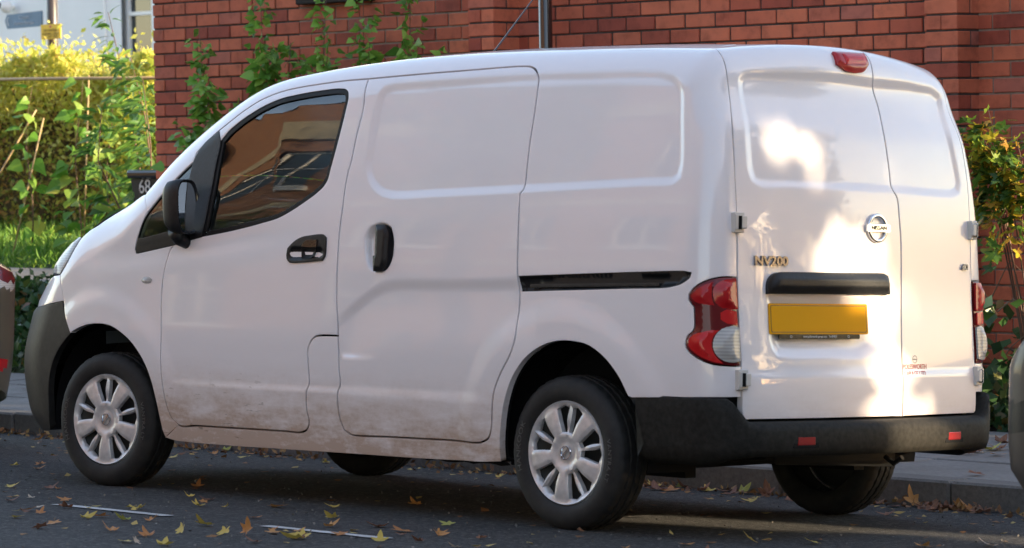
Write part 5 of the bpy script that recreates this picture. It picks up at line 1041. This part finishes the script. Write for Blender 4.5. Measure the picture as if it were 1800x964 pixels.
# ------------------------------------------------------------------ buildings
def house(name, label, x0, x1, y0, y1, h, wall, face, wins, band=None, roof=None, frame=None, doors=()):
    # box house; windows (x or y centre, z0, w, h) cut as recesses on the face 'S' (-y), 'N' (+y) or 'W' (-x)
    root = empty(name, ((x0+x1)/2, (y0+y1)/2, 0)); tag(root, label, 'building'); b = Vector(root.location); frame = frame or M['wframe']
    if face == 'W': u0, u1, at = y0, y1, lambda u, d, z: (x0+d, u, z)
    elif face == 'S': u0, u1, at = x0, x1, lambda u, d, z: (u, y0+d, z)
    else: u0, u1, at = x0, x1, lambda u, d, z: (u, y1-d, z)
    us = sorted({u0, u1} | {w[0]-w[2]/2 for w in wins} | {w[0]+w[2]/2 for w in wins}); zs = sorted({-.5, h} | {w[1] for w in wins} | {w[1]+w[3] for w in wins})
    mb = MB()
    for i in range(len(us)-1):
        for j in range(len(zs)-1):
            cu, cz = (us[i]+us[i+1])/2, (zs[j]+zs[j+1])/2
            if any(abs(cu-w[0]) < w[2]/2 and w[1] < cz < w[1]+w[3] for w in wins): continue
            mb.add([Vector(at(u, 0, z))-b for u, z in ((us[i], zs[j]), (us[i+1], zs[j]), (us[i+1], zs[j+1]), (us[i], zs[j+1]))], [(0, 1, 2, 3)])
    e = .003
    bx = MB().box(Vector((x0+(.25 if face == 'W' else e), y0+(.25 if face == 'S' else e), -.5))-b, Vector((x1-e, y1-(.25 if face == 'N' else e), h-.01))-b); mb.add(bx.v, bx.f)
    mb.obj('wall', wall, root)
    for w in wins:
        f = MB(); u, z, ww, hh = w[:4]; t = .06
        def bar(ua, ub, za, zb, d0=.08, d1=.14):
            A, B_ = Vector(at(ua, d0, za))-b, Vector(at(ub, d1, zb))-b; f.box((min(A.x, B_.x), min(A.y, B_.y), A.z), (max(A.x, B_.x), max(A.y, B_.y), B_.z))
        bar(u-ww/2, u-ww/2+t, z, z+hh); bar(u+ww/2-t, u+ww/2, z, z+hh); bar(u-ww/2+t, u+ww/2-t, z, z+t); bar(u-ww/2+t, u+ww/2-t, z+hh-t, z+hh); bar(u-ww/2+t, u+ww/2-t, z+hh*.48, z+hh*.48+t*.8, .07, .13)
        if ww > .9: bar(u-t*.3, u+t*.3, z+t, z+hh-t, .09, .13)
        fo = f.obj('window', frame, root)
        MB().add([Vector(at(a, .12, c))-b for a, c in ((u-ww/2, z), (u+ww/2, z), (u+ww/2, z+hh), (u-ww/2, z+hh))], [(0, 1, 2, 3)]).obj('pane', M['dark_pane'], fo)
        s = MB(); A, B_ = Vector(at(u-ww/2-.08, -.06, z-.10))-b, Vector(at(u+ww/2+.08, .10, z-.002))-b; s.box((min(A.x, B_.x), min(A.y, B_.y), A.z), (max(A.x, B_.x), max(A.y, B_.y), B_.z)); s.obj('sill', frame, fo)
    for z, t in (band or ()):
        A, B_ = Vector(at(u0, -.05, z))-b, Vector(at(u1, .0-.002, z+t))-b; MB().box((min(A.x, B_.x), min(A.y, B_.y), A.z), (max(A.x, B_.x), max(A.y, B_.y), B_.z)).obj('stone_band', M['bandstone'], root)
    if roof:
        o = .35; zr = h; V = [Vector(p)-b for p in ((x0-o, y0-o, zr), (x1+o, y0-o, zr), (x1+o, y1+o, zr), (x0-o, y1+o, zr))]
        if (x1-x0) > (y1-y0): V += [Vector((x0-o, (y0+y1)/2, zr+roof))-b, Vector((x1+o, (y0+y1)/2, zr+roof))-b]; Fc = [(0, 1, 5, 4), (2, 3, 4, 5), (0, 4, 3), (1, 2, 5), (0, 3, 2, 1)]
        else: V += [Vector(((x0+x1)/2, y0-o, zr+roof))-b, Vector(((x0+x1)/2, y1+o, zr+roof))-b]; Fc = [(0, 4, 5, 3), (1, 2, 5, 4), (0, 1, 4), (2, 3, 5), (0, 3, 2, 1)]
        mesh('roof', V, Fc, M['slate'], root)
    return root
M['wframe'] = plain('white_window_frame', (.78, .78, .76), .4); M['dark_pane'] = plain('window_pane', (.03, .04, .045), .05, spec=.8); M['bandstone'] = plain('cream_stone', (.62, .52, .34), .7, nscale=6); M['slate'] = plain('roof_slate', (.07, .07, .08), .6, nscale=8)
M['render_white'] = plain('pale_blue_white_render', (.84, .87, .90), .85, nscale=1.2, namt=.04)
def mat_brickwall():
    m, N, L, P = nodes('distant_brickwork'); t = N.new('ShaderNodeTexBrick'); t.inputs['Scale'].default_value = 4.4; co = objco(N)
    mp = N.new('ShaderNodeMapping'); L.new(co, mp.inputs[0]); mp.inputs['Rotation'].default_value = (PI/2, 0, 0); L.new(mp.outputs[0], t.inputs[0])
    t.inputs['Color1'].default_value = (.40, .17, .08, 1); t.inputs['Color2'].default_value = (.50, .23, .11, 1); t.inputs['Mortar'].default_value = (.42, .36, .28, 1); t.inputs['Mortar Size'].default_value = .012
    L.new(t.outputs[0], P.inputs['Base Color']); P.inputs['Roughness'].default_value = .85; return m
M['far_brick'] = mat_brickwall()
wb = house('white_building', 'pale rendered white building in the background above the hedge', -34, -20.9, 18, 27, 8.5, M['render_white'], 'S', [(-22.30, 2.40, .62, 1.75), (-28.5, 2.4, 1.2, 1.75)], frame=plain('white_sash_frame', (.8, .82, .84), .4))
b_ = Vector(wb.location); MB().box(Vector((-23.02, 17.97, -.5))-b_, Vector((-22.93, 17.998, 8.4))-b_).obj('drainpipe', M['render_white'], wb)
# lamp with dark sensor on the white building
SL = empty('wall_lamp', (-24.94, 17.88, 3.45)); tag(SL, 'small white ball lamp with dark sensor on the pale building', 'lamp')
bm = bmesh.new(); bmesh.ops.create_uvsphere(bm, u_segments=16, v_segments=10, radius=.085); me = bpy.data.meshes.new('lamp_ball'); bm.to_mesh(me); bm.free(); me.materials.append(plain('lamp_white', (.75, .75, .75), .3)); me.shade_smooth(); inst('lamp_ball', me, SL)
MB().lathe([(.0, -.03), (.035, -.025), (.04, .0)], 14, 'y', (-.055, -.065, .02)).obj('sensor', M['gloss'], SL, True); MB().tube([(0, .03, 0), (0, .12, 0)], .03, 10).obj('bracket', M['wframe'], SL)
# fingerpost with blue blade; yellow notice
FP = empty('fingerpost', (-16.21, 12.0, .8)); tag(FP, 'dark post with a blue pointed direction sign behind the hedge', 'signpost'); f0 = Vector(FP.location)
MB().tube([(0, 0, 0), (-.02, 0, 3.6)], .060, 16).obj('post', plain('dark_post_paint', (.03, .022, .02), .35, coat=.3), FP, True)
zc = 2.87-.8; V = [(-.74, -.075, zc), (-.70, -.075, zc-.085), (-.10, -.075, zc-.075), (-.10, -.075, zc+.085), (-.70, -.075, zc+.065)]; V2 = [(x, y+.02, z) for x, y, z in V]
bl_ = mesh('sign_blade', V+V2, [(0, 1, 2, 3, 4), (9, 8, 7, 6, 5)]+[(i, i+5, (i+1) % 5+5, (i+1) % 5) for i in range(5)], plain('blue_sign', (.10, .20, .33), .5, nscale=6), FP)
for s, z in (('Citizens', .030), ('Advice Bureau', -.030)):
    tv, tf = text_geo(s, .058, extrude=.002); mesh('sign_lettering', [(v[0]-.40, -.0775-v[2], zc+z+v[1]+.02*(v[0])*.1) for v in tv], tf, plain('pale_sign_letter', (.38, .45, .55), .5), bl_)
mesh('sign_arrow', [(-.71, -.0778, zc), (-.68, -.0778, zc-.055), (-.66, -.0778, zc-.055), (-.69, -.0778, zc), (-.66, -.0778, zc+.045), (-.68, -.0778, zc+.045)], [(0, 1, 2, 3), (0, 3, 4, 5)], plain('pale_sign_arrow', (.42, .48, .56), .5), bl_)
YN = empty('yellow_notice', (-16.15, 11.93, 2.73)); tag(YN, 'small yellow notice with dark text fixed to the dark post', 'notice')
MB().box((-.17, -.012, -.078), (.17, .0, .078)).obj('notice_board', plain('yellow_board', (.78, .50, .01), .5), YN, bevel=.004)
for s, z in (('NO WAITING', .012), ('LOADING ONLY', -.022), ('AT ANY TIME', -.054)):
    tv, tf = text_geo(s, .038, extrude=.001); mesh('notice_lettering', [(v[0], -.0132-v[2], z+v[1]) for v in tv], tf, plain('notice_ink', (.16, .10, .02), .6), YN)
V = [(.02*math.cos(a), -.0135, .052+.012*math.sin(a)) for a in np.linspace(0, 2*PI, 12, endpoint=False)]; mesh('notice_mark', V, [tuple(range(12))], M['red_letter'], YN)
# wheelie bin with white house number
WBn = empty('wheelie_bin', (-5.09, 4.62, gz(4.62)-.05)); WBn.scale = (.72, 1, 1); tag(WBn, 'dark wheelie bin with a white house number at the end of the wall', 'bin')
V = [(-.24, -.26, .08), (.24, -.26, .08), (.24, .26, .08), (-.24, .26, .08), (-.29, -.34, .78), (.29, -.34, .78), (.29, .34, .78), (-.29, .34, .78)]
mesh('bin_body', V, [(0, 3, 2, 1), (4, 5, 6, 7), (0, 1, 5, 4), (1, 2, 6, 5), (2, 3, 7, 6), (3, 0, 4, 7)], plain('bin_plastic', (.012, .013, .014), .5), WBn)
MB().box((-.31, -.37, .781), (.31, .36, .84)).obj('lid', M['gloss'], WBn, bevel=.02); MB().tube([(-.3, .37, .80), (.3, .37, .80)], .016, 8).obj('handle', M['gloss'], WBn)
for sx in (-1, 1): MB().lathe([(.0, -.03), (.10, -.03), (.10, .03), (.0, .03)], 20, 'y').obj('wheel', M['steel'], WBn, False, (sx*.2, .27, .10))
tv, tf = text_geo('68', .13, extrude=.002); mesh('house_number', [(v[0]*1.35-.09, -.318-v[2]+(.6-v[1]-.6)*0-.022, .725+v[1]) for v in tv], tf, M['white_letter'], WBn)

# ------------------------------------------------------------------ neighbouring parked cars
def car(name, label, loc, rz, colour, L_=4.2, W=.87, zs=1.0):
    root = empty(name, loc, (TILT, 0, rz)); tag(root, label, 'car')
    # x=0 at the rear end, +x is not used: car runs from x=0 (rear) to x=-L (front)
    prof_hi = cubic([0, .15, .55, .9, 1.5, 2.3, 2.9, 3.3, 3.8, 4.1, 4.25], [.86, .98, 1.08, 1.32, 1.47, 1.46, 1.22, 1.00, .90, .76, .60])
    V = []; nx, na = 64, 28
    for i in range(nx):
        s = i/(nx-1); t = L_*(.5-.5*math.cos(PI*s)); top = float(prof_hi(t*4.25/L_)); e0 = min(t, L_-t)
        wv = W*(1-.10*max(0, 1-e0/.55)**2.2-.17*max(0, 1-e0/.16)**2.4); zb = .20+.10*max(0, 1-e0/.30)**2
        for k in range(na):
            a = k/(na-1); z = zb+(top-zb)*(1-(1-a)**1.0)
            f = 1-.05*max(0, (.45-a)/.45)**2; gl = max(0, (z-.88)/.62); f *= 1-.24*gl*(top > .95)
            rr = max(0, (a-.86)/.14); f *= math.sqrt(max(0, 1-rr**2*.97))
            bulge = .06*math.sin(min(1, max(0, (z-.2)/.7))*PI) if e0 < .12 else 0
            zz = z*zs; fe = max(0, 1-(L_-t)/.6); V.append((-t+fe*(.45*max(0, zz-.70)+.7*max(0, .38-zz)), -wv*f, zz))
    n1 = len(V); Ft = {}; V += [(x, -y, z) for x, y, z in V[:n1]]; Fc = []; Fg = []
    for i in range(nx-1):
        for k in range(na-1):
            q = (i*na+k, (i+1)*na+k, (i+1)*na+k+1, i*na+k+1); x, y, z = [sum(V[j][c] for j in q)/4 for c in range(3)]
            if any((x+cx)**2+(z-.31)**2 < .36**2 for cx in (.75, L_-.85)): continue
            g = 1.0 < z < float(prof_hi(-x*4.25/L_))-.10 and .75 < -x < 2.75 and abs(-x-1.7) > .05
            lampf = 'tail_lamp' if -x < .20 and .84 < z < .93 and abs(y) > .56 else 'bumper_insert' if -x > L_-.45 and .50 < z < .60 and abs(y) > .40 else 'lamp_lower_lens' if -x < .20 and .80 < z <= .84 and abs(y) > .56 else 'reflector' if -x < .12 and .385 < z < .435 and .42 < abs(y) < .72 else 'headlamp' if -x > L_-.45 and .70 < z/zs < .78 and .38 < abs(y) < .68 else None
            if lampf: Ft.setdefault((lampf, 0), []).append(q); Ft.setdefault((lampf, 1), []).append(tuple(n1+j for j in q[::-1])); continue
            (Fg if g else Fc).append(q); (Fg if g else Fc).append(tuple(n1+j for j in q[::-1]))
    Fc.append(tuple(range(na))); Fc.append(tuple(n1+k for k in range(na-1, -1, -1)))
    for i in range(nx-1): Fc.append((i*na+na-1, (i+1)*na+na-1, n1+(i+1)*na+na-1, n1+i*na+na-1)); 
    cm = plain(name+'_paint', colour, .45, coat=.25)
    def sub(nm, F_, mt):
        use = sorted({j for f in F_ for j in f}); mp = {j: i for i, j in enumerate(use)}; o = mesh(nm, [V[j] for j in use], [tuple(mp[j] for j in f) for f in F_], mt, root, True); return o
    sub('body', Fc, cm); sub('side_glass', Fg, M['dark_pane'])
    for (nm, _), F_ in Ft.items(): sub(nm, F_, M['red_dark'] if nm == 'tail_lamp' else M['red'] if nm == 'reflector' else M['trim'] if nm == 'bumper_insert' else M['headlamp'])
    mw = root.matrix_basis; print(name, 'px min/max', [f([to_px((v[0]+loc[0], v[1]+loc[1], v[2]-.05*(v[1]+loc[1])))[0] for v in V if .45 < v[2] < .75]) for f in (min, max)])
    MB().add([(-.02, -.60, .35), (-.02, .60, .35), (-.02, .60, .85), (-.02, -.60, .85)], [(0, 1, 2, 3)])
    MB().box((-L_+.35, -W+.15, .22), (-.3, W-.15, .34)).obj('underbody', M['inner'], root)
    for cx in (.75, L_-.85):
        for sy in (-1, 1):
            w = empty('wheel', (-cx, sy*(W-.12), .30)); w.parent = root; s2 = -1 if sy < 0 else 1
            MB().lathe([(.19, -.09), (.25, -.095), (.29, -.075), (.30, -.05), (.30, .05), (.29, .075), (.25, .095), (.19, .09)], 40).obj('tyre', M['tyre'], w, True)
            MB().lathe([(0, s2*.06), (.06, s2*.065), (.07, s2*.05), (.15, s2*.06), (.19, s2*.085)], 30).obj('rim', M['silver'], w, True)
    for sy in (-1, 1):
        MB().box((-L_+.028, sy*(W-.34)-.11, .40), (-L_+.25, sy*(W-.34)+.11, .60)).obj('fog_lamp_recess', M['trim'], root, bevel=.02)
        MB().box((-L_+.020, sy*(W-.34)-.06, .45), (-L_+.23, sy*(W-.34)+.06, .53)).obj('fog_lamp', M['headlamp'], root, bevel=.012)
    MB().box((-L_-.006, -.45, .30), (-L_+.12, .45, .55)).obj('lower_grille', M['trim'], root, bevel=.02)
    for x0, x1, yy in ((-.05, .02, 0), (-L_-.02, -L_+.05, 0)): MB().box((x0, -.26, .56), (x1, .26, .67)).obj('number_plate', M['white_letter'] if x0 < -1 else M['plate'], root, bevel=.003)
    return root
car('dark_grey_car', 'dark olive-grey car whose rear lamp and bumper show at the left edge', (-1.86, .0, 0), 0, (.085, .088, .070))
car('brown_grey_car', 'brown-grey car nosing into the right edge behind the van', (9.965, -.40, 0), 0, (.06, .05, .044), zs=1.18)

# ------------------------------------------------------------------ across the road and behind: seen as reflections, plus unseen blockers added for the shade
tag(mesh('far_pavement', [(-40, -9.0, .27), (45, -9.0, .27), (45, -13, .30), (-40, -13, .30), (-40, -9.0, .1), (45, -9.0, .1)], [(0, 3, 2, 1), (0, 1, 5, 4)], M['slab']), kind='structure')
tag(mesh('far_garden', [(-60, -13, .29), (60, -13, .29), (60, -60, .3), (-60, -60, .3)], [(0, 1, 2, 3)], M['lawn_base']), kind='structure')
wn_ = []
for gx0 in (-25, -19.5, -14, -8.5, -3, 2.5): wn_ += [(gx0, .9, 1.5, 1.7), (gx0+2.6, 1.0, 1.1, 1.6), (gx0, 3.9, 1.4, 1.6), (gx0+2.6, 3.9, 1.1, 1.6), (gx0, 7.1, 1.4, 1.7), (gx0+2.6, 7.1, 1.1, 1.7)]
house('brick_terrace', 'brick terrace with cream stone bands and white windows across the road', -34, 8, -27, -16, 11.0, M['far_brick'], 'N', wn_, band=[(3.1, .22), (6.2, .3), (9.1, .35)], roof=3.0)
house('sun_blocker_house', 'unseen brick house added beyond the right end of the street to block sun', 27, 38, -22, 6.2, 9.5, M['far_brick'], 'W', [(-12, 1, 1.4, 1.7), (-4, 1, 1.4, 1.7), (2, 1, 1.2, 1.7), (-12, 4.6, 1.4, 1.7), (-4, 4.6, 1.4, 1.7), (2, 4.6, 1.2, 1.7)], roof=3.2)  # house out of view, added to keep low sun off the road
M['tree_leaf'] = mat_leaf('shade_tree_leaf', [(0, (.05, .09, .02)), (.5, (.10, .14, .03)), (.8, (.22, .20, .04)), (1, (.30, .16, .04))], .08, .5)
M['tree_green'] = mat_leaf('garden_tree_leaf', [(0, (.03, .07, .02)), (.6, (.06, .12, .03)), (1, (.14, .17, .04))], .3, .5)
def blob_points(n, c, rad, r, lumps=14):
    cs = r.normal(size=(lumps, 3)); cs /= np.linalg.norm(cs, axis=1, keepdims=True); cs *= r.uniform(.35, .72, (lumps, 1)); k = r.integers(0, lumps, n)
    d = r.normal(size=(n, 3)); d /= np.linalg.norm(d, axis=1, keepdims=True); return np.array(c)+(cs[k]+d*(r.random((n, 1))**.4)*.42)*np.array(rad)
def tree(name, label, base, h, c, rad, n, leaf, mat, seed, trunk=.14):
    root = empty(name, base); tag(root, label, 'tree'); b = np.array(base); r2 = np.random.default_rng(seed); mb = MB()
    cc = np.array(c)-b; mb.tube([(0, 0, -.3), (.04, .02, cc[2]*.45), (.0, .0, cc[2]*.8), tuple(cc+[0, 0, rad[2]*.5])], [trunk, trunk*.8, trunk*.6, trunk*.15], 10)
    for k in range(7):
        a = k*2.4; e = cc+np.array([math.cos(a)*rad[0]*.7, math.sin(a)*rad[1]*.7, r2.uniform(-.3, .6)*rad[2]]); s = np.array([0, 0, cc[2]*.6+k*.08]); mb.tube([tuple(s), tuple((s+e)/2+[0, 0, .15]), tuple(e)], [trunk*.4, trunk*.25, trunk*.06], 6)
    mb.obj('trunk', M['bark'], root, True); pts = blob_points(n, cc, rad, r2); leaf_cloud('crown', pts, leaf, mat, root, .7, .2, seed+1); return root, pts
for i, (x, y, h, rx, lab) in enumerate(((-9.2, -12.5, 11.5, 1.9, 'round green garden tree across the road, third from the corner'), (-16, -13.5, 5.2, 2.4, 'large green tree across the road in front of the terrace'), (-3.5, -12.8, 2.6, 1.5, 'low bushy tree across the road nearest the camera'), (-23, -12.8, 4.2, 2.2, 'spreading tree at the far end of the terrace'))):
    tree('garden_tree', lab, (x, y, .28), h, (x, y, h*.62+.5), (rx, rx, h*.42), 4500, .17, M['tree_green'], 200+i)
for i, (x, y, h, rx, lab) in enumerate(((21.5, -1.5, 9.5, 4.0, 'big unseen tree added to block sky glow, nearest the house at the street end'), (19.5, -9.5, 8.0, 3.2, 'tall unseen tree added to block sky glow, across the road at the right'), (25.5, 15.5, 9.0, 3.6, 'tall unseen tree added to block sky glow, behind the gardens at the right'), (13.5, 9.0, 8.5, 1.8, 'tall unseen tree added to block sky glow, beyond the right end of the wall'))):  # trees out of view, added to block sky glow on the rear doors
    tree('sky_blocker_tree', lab, (x, y, .2), h, (x, y, h*.58), (rx, rx, h*.45), 7000, .26, M['tree_green'], 240+i, .22)
# unseen tree added to shade the van, gaps cut to shape the sun patches
TB = np.array([16.2, 5.7, .04]); ST = empty('added_shade_tree', tuple(TB)); tag(ST, 'unseen added tree beyond the right car, crown gaps cut to shape the sun patches', 'tree')
mb = MB(); mb.tube([(0, 0, -.2), (.03, .02, 1.5), (0, 0, 3.0), (-.1, .0, 5.6)], [.17, .14, .11, .02], 12)
for k in range(9):
    a = k*2.4; mb.tube([(0, 0, 1.5+.3*k), (math.cos(a)*.7, math.sin(a)*1.2, 1.9+.3*k), (math.cos(a)*1.2, math.sin(a)*2.6, 2.2+.35*k)], [.05, .03, .008], 6)
mb.obj('trunk', M['bark'], ST, True)
r3 = np.random.default_rng(303); n = 88000
cp = np.stack([r3.uniform(14.2, 18.0, n), r3.uniform(-1.5, 7.6, n), r3.uniform(1.7, 10.4, n)], 1)
sd3 = np.array(SUN_DIR); t_ = (cp[:, 0]-4.36)/sd3[0]; yw = cp[:, 1]-sd3[1]*t_; zw = cp[:, 2]-sd3[2]*t_
yz = np.stack([yw*math.cos(TILT)+zw*math.sin(TILT), -yw*math.sin(TILT)+zw*math.cos(TILT)], 1)     # where each leaf's shadow lands on the van's rear doors
def el(c, rx, rz, rot=0):
    d = yz-np.array(c); ca, sa = math.cos(rot), math.sin(rot); return ((d[:, 0]*ca+d[:, 1]*sa)/rx)**2+((-d[:, 0]*sa+d[:, 1]*ca)/rz)**2 < 1
lit = el((-.38, 1.46), .27, .165, -.45)
lit |= inside(yz, np.array([(-.47, 1.18), (-.28, 1.215), (-.05, 1.20), (.08, 1.11), (.13, 1.0), (.24, .93), (.24, .52), (.47, .50), (.47, -.6), (-.09, -.6), (-.09, .42), (-.18, .46), (-.16, .56), (-.06, .62), (-.08, .74), (-.12, .82), (-.31, .83), (-.40, 1.0)]))
faint = el((.33, .94), .17, .13) | el((.24, 1.36), .10, .2, .3) | el((-.62, 1.68), .08, .14)
keep = ~lit & (~faint | (r3.random(n) < .30))
ell = ((cp[:, 0]-16.1)/2.3)**2+((cp[:, 1]-3.1)/5.0)**2+((cp[:, 2]-5.6)/4.6)**2 < 1.15+.15*np.sin(cp[:, 1]*3)+.1*np.sin(cp[:, 2]*5)
leaf_cloud('crown', cp[keep & ell]-TB, .19, M['tree_leaf'], ST, .85, .2, 304)
# unseen hedge added to keep low sun off the pavement
H2 = empty('added_shade_hedge', (10.2, 5.2, .04)); tag(H2, 'unseen green hedge added behind the pavement to block low sun', 'hedge')
n = 5000; leaf_cloud('foliage', np.stack([r3.uniform(-1.2, 1.5, n), r3.uniform(-1.7, .8, n), r3.uniform(0, 1.7, n)], 1), .10, M['tree_green'], H2, .6, 0, 306)
